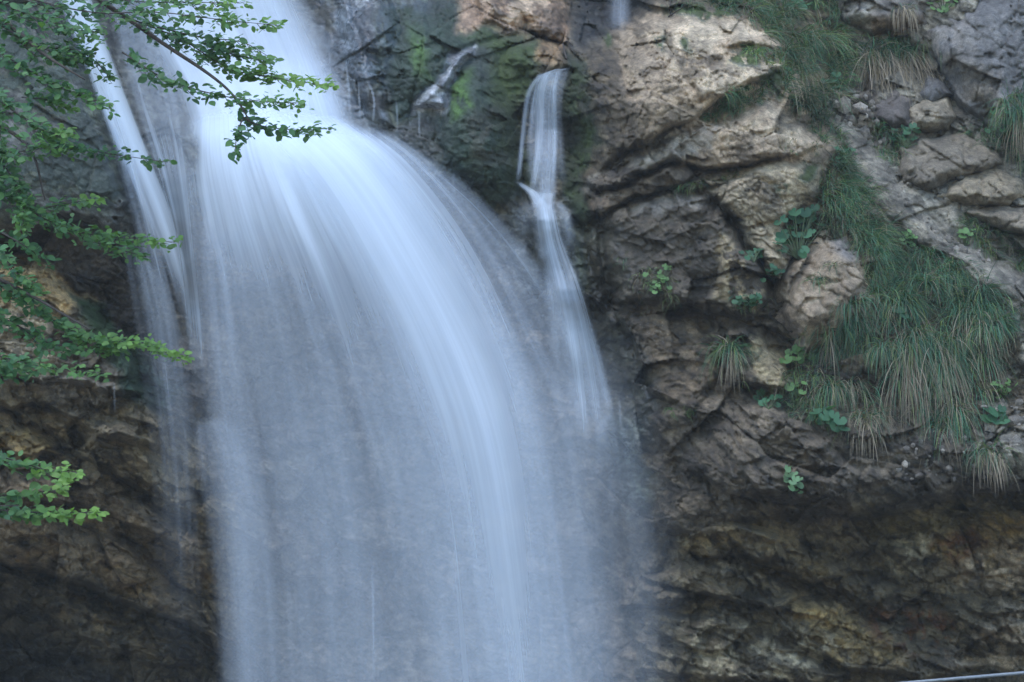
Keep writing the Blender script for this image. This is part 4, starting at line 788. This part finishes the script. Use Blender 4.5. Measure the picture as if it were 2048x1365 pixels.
def tussock(u, v, rx, ry, L, n, label, dry=.15, skirt=0, skirtL=.5, yel=.3, stiff=0.0, width=.0075, blade_col=None):
    """one grass tussock: green crown of arching blades (and a skirt of dead strands below)"""
    y0 = float(topY(u, v)[0]); base = P(u, v, y0)
    root = bpy.data.objects.new("grass_tussock", None); COL.objects.link(root); root.location = base; root.empty_display_size = .1
    uu = u + rng.normal(0, .45, n) * rx; vv = v + rng.normal(0, .35, n) * ry
    rp = P(uu, vv, np.minimum(topY(uu, vv), y0 + .1) + .02) - base
    a = rng.uniform(-1, 1, n) + (uu - u) / rx * .6
    d = np.stack([a * .8, -.5 + rng.normal(0, .2, n), .55 + stiff + rng.normal(0, .25, n)], -1)
    c = grasscol(n, dry, yel)
    V, F, Cc = blades(rp, d, L * rng.uniform(.55, 1.25, n), (2.6 - stiff) * rng.uniform(.7, 1.3, n), width * rng.uniform(.7, 1.3, n), c * .8, c, 7)
    mk("blades", V, F, GRASS, root, True, Cc)
    if skirt:
        uu = u + rng.uniform(-.6, .6, skirt) * rx; vv = v + rng.normal(.35, .3, skirt) * ry
        rp = P(uu, vv, np.minimum(topY(uu, vv), y0 + .1) - .02) - base
        d = np.stack([rng.normal(0, .22, skirt) + (uu - u) / rx * .25, -.35 + rng.normal(0, .12, skirt), -.3 + rng.normal(0, .2, skirt)], -1)
        c = GS * rng.uniform(.5, 1.5, (skirt, 1))
        V, F, Cc = blades(rp, d, skirtL * rng.uniform(.5, 1.2, skirt), 2.4 * rng.uniform(.7, 1.3, skirt), .008 * rng.uniform(.6, 1.3, skirt), c, c * .9, 7)
        mk("dead_strands", V, F, GRASS, root, True, Cc)
    tag(root, label, "grass tussock", "grass tussocks on the right slope"); return root
TUS = [(1785,100,85,26,.42,420,"bluish green tussock under the grey boulder with a long curtain of dead strands",.03,520,1.05),
 (1460,700,26,16,.40,170,"small lone yellow green tussock on the dark face below the tan boulder",.12,50,.4),
 (1735,835,38,18,.36,200,"lowest tussock of the mass, its hanging blades straw yellow",.55,90,.42),
 (1855,690,75,26,.50,340,"large drooping tussock in the middle of the mass with long pale dead strands",.08,260,.85),
 (1690,670,62,22,.46,260,"tussock hanging just below the tan boulder's right foot",.10,90,.5),
 (1960,620,60,24,.45,260,"outermost dark tussock of the mass, beside the grey slab edge",.08,150,.55),
 (1770,600,55,20,.42,220,"bluish tussock close to the right side of the tan boulder",.1,60,.4),
 (1900,560,60,22,.40,240,"topmost tussock crowning the grass mass",.08,0,.4),
 (1885,850,34,18,.58,110,"sparse tussock with the longest straight green blades hanging over the cave ledge",.15,60,.55),
 (1975,905,40,16,.34,120,"thin tussock with grey dead strands beside the whitish broken rock",.25,70,.36),
 (1640,560,22,10,.20,70,"tiny sprig of grass growing in the crack of the tan boulder",.25,0,.2),
 (1665,530,14,8,.16,40,"smallest dry tuft near the top of the tan boulder",.5,0,.2),
 (2050,230,36,22,.50,160,"tussock cut by the right edge under the big corner block",.1,110,.55),
 (1600,140,40,20,.34,180,"tussock with dead strands where the crag meets the slope",.25,130,.42),
 (1470,200,24,12,.24,110,"low tuft on the ledge in the middle of the pale crag",.15,0,.2),
 (1805,15,30,10,.22,40,"thin tuft of dead strands dangling from the grey boulder's face",.7,50,.35),
 (1985,790,26,14,.26,90,"short dark green tuft above the whitish broken rock",.1,0,.2)]
for (u, v, rx, ry, L, n, lb, dry, sk, skL) in TUS: tussock(u, v, rx, ry, L, n, lb, dry, sk, skL)

# loose stones lying on the slope
def stones(spots):
    vv, ff, cc = [], [], []; n0 = 0
    ph = (1 + 5 ** .5) / 2; iv = np.array([(-1, ph, 0), (1, ph, 0), (-1, -ph, 0), (1, -ph, 0), (0, -1, ph), (0, 1, ph), (0, -1, -ph), (0, 1, -ph), (ph, 0, -1), (ph, 0, 1), (-ph, 0, -1), (-ph, 0, 1)]) / 1.9
    fi = np.array([(0,11,5),(0,5,1),(0,1,7),(0,7,10),(0,10,11),(1,5,9),(5,11,4),(11,10,2),(10,7,6),(7,1,8),(3,9,4),(3,4,2),(3,2,6),(3,6,8),(3,8,9),(4,9,5),(2,4,11),(6,2,10),(8,6,7),(9,8,1)])
    for (poly, n, r) in spots:
        u, v = in_poly(poly, n * 3); u, v = u[:n], v[:n]; p = P(u, v, topY(u, v) - .01)
        for q in p:
            k = r * rng.lognormal(0, .45); vv.append(q + iv * k * rng.uniform(.55, 1.1, 3) * rng.uniform(.75, 1.2, (12, 1))); ff.append(fi + n0); n0 += 12
            cc.append(np.tile(np.array((.26, .225, .18)) * rng.uniform(.4, 1.3), (12, 1)))
    o = mk("rubble", np.concatenate(vv), np.concatenate(ff), ROCK, None, False, np.concatenate(cc), wet=np.zeros(n0), moss=np.zeros(n0)); return o
tag(stones([([(1640,180),(1740,190),(1790,300),(1720,270),(1660,230)], 90, .035), ([(1790,320),(1860,440),(1960,520),(1930,540),(1830,460)], 40, .025), ([(1900,470),(1990,510),(1980,530),(1900,500)], 26, .03),
            ([(1780,880),(1960,870),(2040,900),(1980,960),(1800,960)], 60, .028), ([(1960,800),(2060,800),(2060,900),(1980,880)], 30, .045)]), "small pale stones scattered on the slope beside the ramp and the ledge", "rubble", None, "stuff")

def disc_leaf(r, notch=.35, rim=14):
    """kidney shaped leaf in its own plane: x across, y along, slightly cupped"""
    a = np.linspace(-math.pi * (1 - .06), math.pi * (1 - .06), rim)
    rr = r * (1 - notch * np.exp(-((np.abs(a) - math.pi) / .45) ** 2)) * (1 + .05 * np.sin(a * 7))
    v = np.stack([rr * np.sin(a), rr * np.cos(a), .16 * rr * rr / r + .03 * r * np.cos(a * 5)], -1)
    v = np.vstack([[0, 0, 0], v]); f = np.array([[0, i, i + 1] for i in range(1, rim)]); return v, f
def oval_leaf():
    m = np.array([(0, 0, 0), (0, .33, -.03), (0, .66, -.04), (0, 1.0, -.10)])
    l = np.array([(-.22, .12, .03), (-.36, .38, .05), (-.31, .68, .03), (-.12, .90, -.03)]); r = l * [-1, 1, 1]
    v = np.vstack([m, l, r])
    f = [[0, 1, 4], [1, 5, 4], [1, 2, 5], [2, 6, 5], [2, 3, 6], [3, 7, 6], [0, 8, 1], [1, 8, 9], [1, 9, 2], [2, 9, 10], [2, 10, 3], [3, 10, 11]]
    return v, np.array(f)
def place(proto, pos, nrm, axis, size, col):
    """instances of a leaf prototype welded into one mesh: y along axis, z along nrm"""
    pv, pf = proto; n = len(pos)
    z = nrm / np.linalg.norm(nrm, axis=1, keepdims=True); y = axis - (axis * z).sum(1, keepdims=True) * z; y /= np.linalg.norm(y, axis=1, keepdims=True) + 1e-9; x = np.cross(y, z)
    V = pos[:, None] + size[:, None, None] * (pv[None, :, 0:1] * x[:, None] + pv[None, :, 1:2] * y[:, None] + pv[None, :, 2:3] * z[:, None])
    F = pf[None] + (np.arange(n) * len(pv))[:, None, None]
    Cc = np.repeat(col, len(pv), 0)
    return V.reshape(-1, 3), F.reshape(-1, pf.shape[1]), Cc
def tube(pts, rad, nseg=6):
    p = np.asarray(pts, float); r = np.broadcast_to(np.asarray(rad, float), (len(p),)); tg = np.gradient(p, axis=0); tg /= np.linalg.norm(tg, axis=1, keepdims=True) + 1e-9
    ref = np.where(np.abs(tg[:, 2:3]) < .9, [[0, 0, 1.0]], [[1.0, 0, 0]]); x = np.cross(tg, ref); x /= np.linalg.norm(x, axis=1, keepdims=True); y = np.cross(tg, x)
    a = np.linspace(0, 2 * math.pi, nseg, endpoint=False)
    V = p[:, None] + r[:, None, None] * (np.cos(a)[None, :, None] * x[:, None] + np.sin(a)[None, :, None] * y[:, None])
    i = np.arange(len(p) - 1)[:, None] * nseg; k = np.arange(nseg)[None]; k2 = (k + 1) % nseg
    F = np.stack([i + k, i + k2, i + nseg + k2, i + nseg + k], -1).reshape(-1, 4)
    caps = np.array([[0, j, j + 1] for j in range(1, nseg - 1)]); e = (len(p) - 1) * nseg
    return V.reshape(-1, 3), F, np.vstack([caps[:, ::-1], caps + e])
def tubes(name, lst, mat, parent, nseg=5):
    vv, f4, f3 = [], [], []; n = 0
    for pts, r in lst:
        v, a, b = tube(pts, r, nseg); vv.append(v); f4.append(a + n); f3.append(b + n); n += len(v)
    return mk(name, np.concatenate(vv), [np.concatenate(f4), np.concatenate(f3)], mat, parent)
def herb(pts, size, col, label, spread=10, face=(0, -.75, .6), up=.05):
    """broad-leaved plant: round leaves on stalks; pts are photo pixels of the leaves"""
    p = np.asarray(pts, float); p = np.vstack([p, p + rng.normal(0, 8, p.shape)]); y = topY(p[:, 0], p[:, 1]); n = len(p); size = size * .74
    anchor = P(p[:, 0].mean(), p[:, 1].max() + spread, float(topY(p[:, 0].mean(), p[:, 1].max() + spread)[0]) + .03)
    root = bpy.data.objects.new("leafy_plant", None); COL.objects.link(root); root.location = anchor
    pos = P(p[:, 0], p[:, 1], y - rng.uniform(.05, .16, n)) - anchor
    nr = np.array(face) + rng.normal(0, .28, (n, 3)); ax = np.array([0, -.4, -1]) + rng.normal(0, .5, (n, 3))
    sz = size * rng.uniform(.7, 1.2, n); c = np.array(col) * rng.uniform(.7, 1.35, (n, 1))
    V, F, Cc = place(disc_leaf(1.0), pos, nr, ax, sz * .5, c)
    mk("leaves", V, F, HERB, root, True, Cc)
    lst = []
    for q in pos:
        m = q * .5 + np.array([0, -.04, .02]); t = np.linspace(0, 1, 6)[:, None]
        lst.append(((1 - t) ** 2 * np.zeros(3) + 2 * t * (1 - t) * m + t * t * (q - np.array([0, -.005, 0])), .0045))
    tubes("stalks", lst, STEM, root, 4)
    tag(root, label, "plant", "broad leaved plants on the rocks"); return root
HC = (.050, .128, .060); HL = (.11, .20, .065)
def cluster(u, v, du, dv, n):
    q = np.stack([u + rng.uniform(-1, 1, n) * du, v + rng.uniform(-1, 1, n) * dv], -1); return q
herb([(1590,425),(1610,425),(1575,440),(1600,440),(1622,438),(1585,455),(1605,455),(1570,468),(1592,470),(1612,470),(1560,482),(1580,486),(1600,490),(1568,500),(1590,502),(1605,508),(1622,425),(1630,415),(1640,450)], .15, HC, "tall cascade of round bluish leaves on the crag's lower right flank")
herb([(1598,0),(1620,8),(1640,-5),(1605,15),(1630,15),(1590,8)], .14, HC, "round leaved plant in the grass at the top edge")
herb([(1578,705),(1598,700),(1575,722),(1600,718),(1618,712)], .16, HL, "pale round leaved plant directly under the tan boulder")
herb([(1590,770),(1605,785),(1598,800),(1575,775)], .13, HL, "few light green leaves below the pale plant")
herb([(1632,825),(1650,832),(1668,830),(1640,842),(1662,845),(1680,842),(1690,855),(1655,820)], .15, HC, "row of round leaves above the dark cave ledge")
herb([(1512,795),(1530,798),(1548,795),(1560,803),(1520,805)], .11, HC, "flat low leaves left of the row above the cave ledge")
herb([(1575,938),(1590,948),(1572,955),(1598,958),(1585,965),(1600,972),(1582,976),(1592,980)], .10, (.13, .22, .10), "single pale green sprig on the bare dark rock above the cave")
herb([(1650,165),(1668,162),(1660,178),(1645,180),(1672,150)], .14, HC, "bluish leafed plant in the shade beside the dead grass curtain")
herb([(1690,145),(1705,150),(1720,145),(1700,160),(1715,160)], .09, HL, "small fresh green plant left of the dead grass curtain")
herb([(1985,825),(2003,828),(1992,842),(2010,845),(1978,838)], .15, HC, "flat round leaved plant on the whitish broken rock")
herb([(1875,5),(1890,15),(1905,10),(1895,0),(1865,18),(1880,22)], .10, HL, "bright green leaves in the cleft between the two big grey boulders")
herb(cluster(2005,255,30,22,14), .10, HC, "bushy plant below the big corner block near the right edge")
herb(cluster(1810,270,26,10,12), .10, HC, "low bluish plant on the jutting slab's upper edge")
herb([(1918,466),(1930,462),(1940,468),(1925,474)], .10, HL, "little bright plant in the grass of the right gully")
herb(cluster(1815,478,14,12,7), .09, HL, "small plant at the foot of the smooth ramp")
herb(cluster(1505,508,16,7,9), .09, HC, "small fern like plant in the diagonal crack of the crag")
herb(cluster(1545,545,14,14,8), .09, HC, "dark leafed plant in the gap left of the tan boulder")
herb(cluster(1500,602,22,10,12), .09, HC, "greyish plant on the dark face under the pale patch")
herb(cluster(1315,560,24,30,14), .07, HL, "scattered small leaves among weeds on the wet dark face")
herb([(1800,622),(1815,624),(1808,632)], .17, HC, "lone broad leaves in the middle of the grass mass")
herb(cluster(1690,310,14,14,8), .08, HC, "little plant on the upper edge of the smooth ramp")
herb(cluster(2000,770,20,14,12), .07, HL, "fine leafed plant right of the grass mass")

# ---- humid air in the gorge
def haze_box():
    m, t, nd, ln = newmat("haze_air")
    v = nd("ShaderNodeVolumePrincipled"); v.inputs['Color'].default_value = (.95, .98, .93, 1); v.inputs['Density'].default_value = HAZE; v.inputs['Anisotropy'].default_value = .1
    o = nd("ShaderNodeOutputMaterial"); ln(v.outputs[0], o.inputs['Volume'])
    q = np.array([(x, y, z) for x in (-80, 80) for y in (-80, 80) for z in (-1.6, 27.0)])
    b = mk("haze", q, np.array([(0,1,3,2),(4,6,7,5),(0,4,5,1),(2,3,7,6),(0,2,6,4),(1,5,7,3)]), m, None, False)
    tag(b, "thin bluish haze of spray in the air of the gorge", "haze", None, "stuff")
HAZE = .0013
haze_box()
# ---- the tree reaching in from the left
T_Y = 12.5
troot = P(-520, 900, T_Y); troot[2] = -.05
tree = bpy.data.objects.new("broadleaf_tree", None); COL.objects.link(tree); tree.location = troot
tag(tree, "broadleaf tree whose leafy branches reach in from the left in front of the waterfall", "tree")
tz = np.linspace(0, 8.5, 24)
tp = np.stack([.12 * np.sin(tz * .7), .1 * np.cos(tz * .9), tz], -1)
def trunk_at(z): return np.array([np.interp(z, tz, tp[:, 0]), np.interp(z, tz, tp[:, 1]), z])
tubes("trunk", [(tp, np.interp(tz, [0, .4, 8.5], [.26, .17, .05]))], BARK, tree, 14)
OV = oval_leaf()
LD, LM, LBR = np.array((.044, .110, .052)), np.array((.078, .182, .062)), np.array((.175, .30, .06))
def branch(main, rows, Y, bright=.2, leaf=.062, rad=.014):
    """main: stem in photo pixels; rows: (polyline, leaves, spread px, tip brightness)"""
    a = P(main[0][0], main[0][1], Y) - troot; k = trunk_at(a[2] - .5)
    mp = spline(main, 14); m3 = np.vstack([k[None], P(mp[:, 0], mp[:, 1], Y + .15 * np.sin(np.linspace(0, 5, 14))) - troot])
    lst = [(spline(m3, 40), np.linspace(rad * 1.8, rad * .35, 40))]; vv = []; pos = []; nr = []; ax = []; sz = []; cc = []
    for (pl, n, spr, br) in rows:
        n = int(n * 2.4); pl = [(a - 16, b - 5) for a, b in pl]
        c = spline(pl, 40); ydep = Y + rng.uniform(-.25, .25); yv = ydep + .10 * np.sin(np.linspace(0, 4, 40) + rng.uniform(0, 6))
        lst.append((P(c[:, 0], c[:, 1] , yv) - troot, np.linspace(.006, .0018, 40)))
        ntw = max(3, n // 9)
        for q in range(ntw):                                       # short side twigs carrying the leaves
            t0 = min(.98, (q + rng.random()) / ntw); i = int(t0 * 39); ln_ = spr * (1.15 - .75 * t0) * rng.uniform(.6, 1.5)
            dirv = c[min(39, i + 2)] - c[max(0, i - 2)]; dirv = dirv / (np.linalg.norm(dirv) + 1e-9)
            sd_ = rng.choice([-1, 1]); e = c[i] + dirv * ln_ * rng.uniform(.5, 1.3) + np.array([0, 1]) * ln_ * (.55 * sd_ + .25) * rng.uniform(.3, 1)
            y1 = yv[i] + rng.uniform(-.22, .22); tt = np.linspace(0, 1, 6)
            tw = P(c[i][0] + (e[0] - c[i][0]) * tt, c[i][1] + (e[1] - c[i][1]) * tt + 3 * np.sin(tt * 3), yv[i] + (y1 - yv[i]) * tt) - troot
            lst.append((tw, np.linspace(.0025, .0012, 6)))
            for r in range(max(2, n // ntw)):
                f = rng.uniform(.1, 1.05); b = tw[0] + (tw[-1] - tw[0]) * f
                o = np.array([rng.normal(0, .022), rng.normal(0, .05), rng.normal(0, .018)])
                tip = min(1, t0 + .15 * f)
                pos.append(b + o); nr.append((rng.normal(0, .45), -.62 + rng.normal(0, .4), .75 + rng.normal(0, .35)))
                ax.append((.55 + rng.normal(0, .6), rng.normal(0, .5), -.25 + rng.normal(0, .45)))
                sz.append(leaf * rng.uniform(.5, 1.3) * (1 - .25 * tip))
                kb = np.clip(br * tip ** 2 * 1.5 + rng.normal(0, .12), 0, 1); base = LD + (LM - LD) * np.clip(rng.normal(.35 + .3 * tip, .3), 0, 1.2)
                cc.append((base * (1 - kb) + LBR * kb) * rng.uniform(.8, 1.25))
    b = tubes("branch", lst, BARK, tree, 5)
    V, F, C3 = place(OV, np.array(pos), np.array(nr), np.array(ax), np.array(sz), np.array(cc))
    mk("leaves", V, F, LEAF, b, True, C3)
branch([(-120,-90),(120,-40),(235,25),(330,90),(420,150),(470,195),(500,245)], [
    ([(120,-30),(260,5),(380,10),(495,10)], 110, 30, .5), ([(60,0),(200,30),(330,30),(460,45),(578,57)], 120, 28, .4),
    ([(270,40),(380,85),(470,140),(560,160),(682,178)], 190, 30, .8), ([(260,110),(350,165),(450,195),(540,208),(626,212)], 130, 22, .35),
    ([(420,90),(470,110),(550,128)], 60, 22, .3), ([(330,60),(420,80),(500,90),(556,120)], 50, 26, .3),
    ([(495,235),(530,255),(600,265),(678,263)], 60, 13, .3), ([(500,245),(490,275),(485,315)], 26, 18, .05), ([(-40,-20),(60,30),(140,60),(215,70)], 120, 40, .1)], 12.3)
branch([(-150,-20),(0,40),(90,110),(170,160)], [([(-40,20),(40,70),(120,110),(170,120)], 130, 45, .15), ([(0,100),(80,150),(160,190),(240,216)], 110, 30, .15),
    ([(-20,180),(60,240),(110,270),(140,275)], 100, 45, .35), ([(100,100),(180,110),(240,160)], 60, 30, .1), ([(60,200),(110,205),(160,220)], 40, 28, .5)], 12.0)
branch([(-160,180),(-20,240),(60,300),(90,400)], [([(80,265),(150,295),(230,312),(352,330)], 70, 15, .1), ([(-40,250),(20,330),(60,400),(60,450)], 170, 50, .2),
    ([(-40,330),(30,390),(100,440),(180,470),(250,480),(366,490)], 190, 30, .35), ([(90,425),(150,412),(225,403)], 40, 10, .5), ([(180,480),(240,500),(312,520)], 40, 16, .2),
    ([(-20,300),(40,310),(110,300),(160,305)], 60, 26, .5), ([(-20,140),(10,220),(20,300)], 60, 36, .2)], 12.6)
branch([(-160,480),(-40,540),(60,590),(180,660)], [([(-20,560),(60,600),(130,650),(210,685),(290,692),(382,722)], 220, 30, .6), ([(-30,620),(40,650),(110,690),(200,700),(260,700)], 120, 30, .2),
    ([(-40,700),(40,725),(110,740),(228,752)], 80, 20, .3), ([(-30,500),(20,520),(60,560),(90,590)], 60, 30, .2), ([(20,470),(70,500),(118,535)], 30, 14, .1), ([(-30,740),(20,745),(80,750)], 40, 16, .1)], 12.2)
branch([(-180,860),(-60,900),(20,930)], [([(-40,905),(40,925),(110,945),(172,950)], 75, 12, .7)], 11.6, leaf=.066, rad=.007)
branch([(-180,1000),(-60,1010),(40,1012)], [([(-40,1000),(50,995),(100,988),(152,976)], 50, 9, .7), ([(-40,1015),(40,1028),(120,1030),(218,1030)], 90, 13, .8)], 11.6, leaf=.066, rad=.007)

# ---- handrail on the path at the lower right
rr = bpy.data.objects.new("handrail", None); COL.objects.link(rr)
ra = P(1560, 1388, 9.6); rb = P(2060, 1345, 9.6); d_ = (rb - ra) / np.linalg.norm(rb - ra)
rr.location = (ra[0], ra[1], .3); tag(rr, "thin grey metal handrail crossing the bottom right corner", "railing")
off = np.array(rr.location)
tubes("rail", [(np.stack([ra - d_ * .6 - off, ra - off, rb - off, rb + d_ * 1.4 - off]), .0085)], STEEL, rr, 12)
for q in (-.45, 2.6):
    tpt = ra + d_ * q - off
    tubes("post", [(np.stack([np.array([tpt[0], tpt[1], -.45]), tpt - np.array([0, 0, .012])]), .02)], STEEL, rr, 10)
# dead twig and curled root near the notch
o = tubes("dead_twig", [(P(*(lambda c: (c[:, 0], c[:, 1], topY(c[:, 0], c[:, 1]) - .06))(spline(pl, 14))), np.linspace(.010, .004, 14)) for pl in ([(1337,34),(1355,22),(1375,8)], [(1341,30),(1340,12),(1345,-8)])], BARK, None, 5)
tag(o, "bare dead twig lying on top of the pale crag", "twig")
o = tubes("root", [(P(*(lambda c: (c[:, 0], c[:, 1], topY(c[:, 0], c[:, 1]) - .06))(spline([(1133,118),(1127,95),(1128,85),(1137,84),(1146,92)], 18))), np.linspace(.012, .006, 18))], BARK, None, 5)
tag(o, "curled bare root sticking out beside the notch of the side cascade", "root")
#@@END
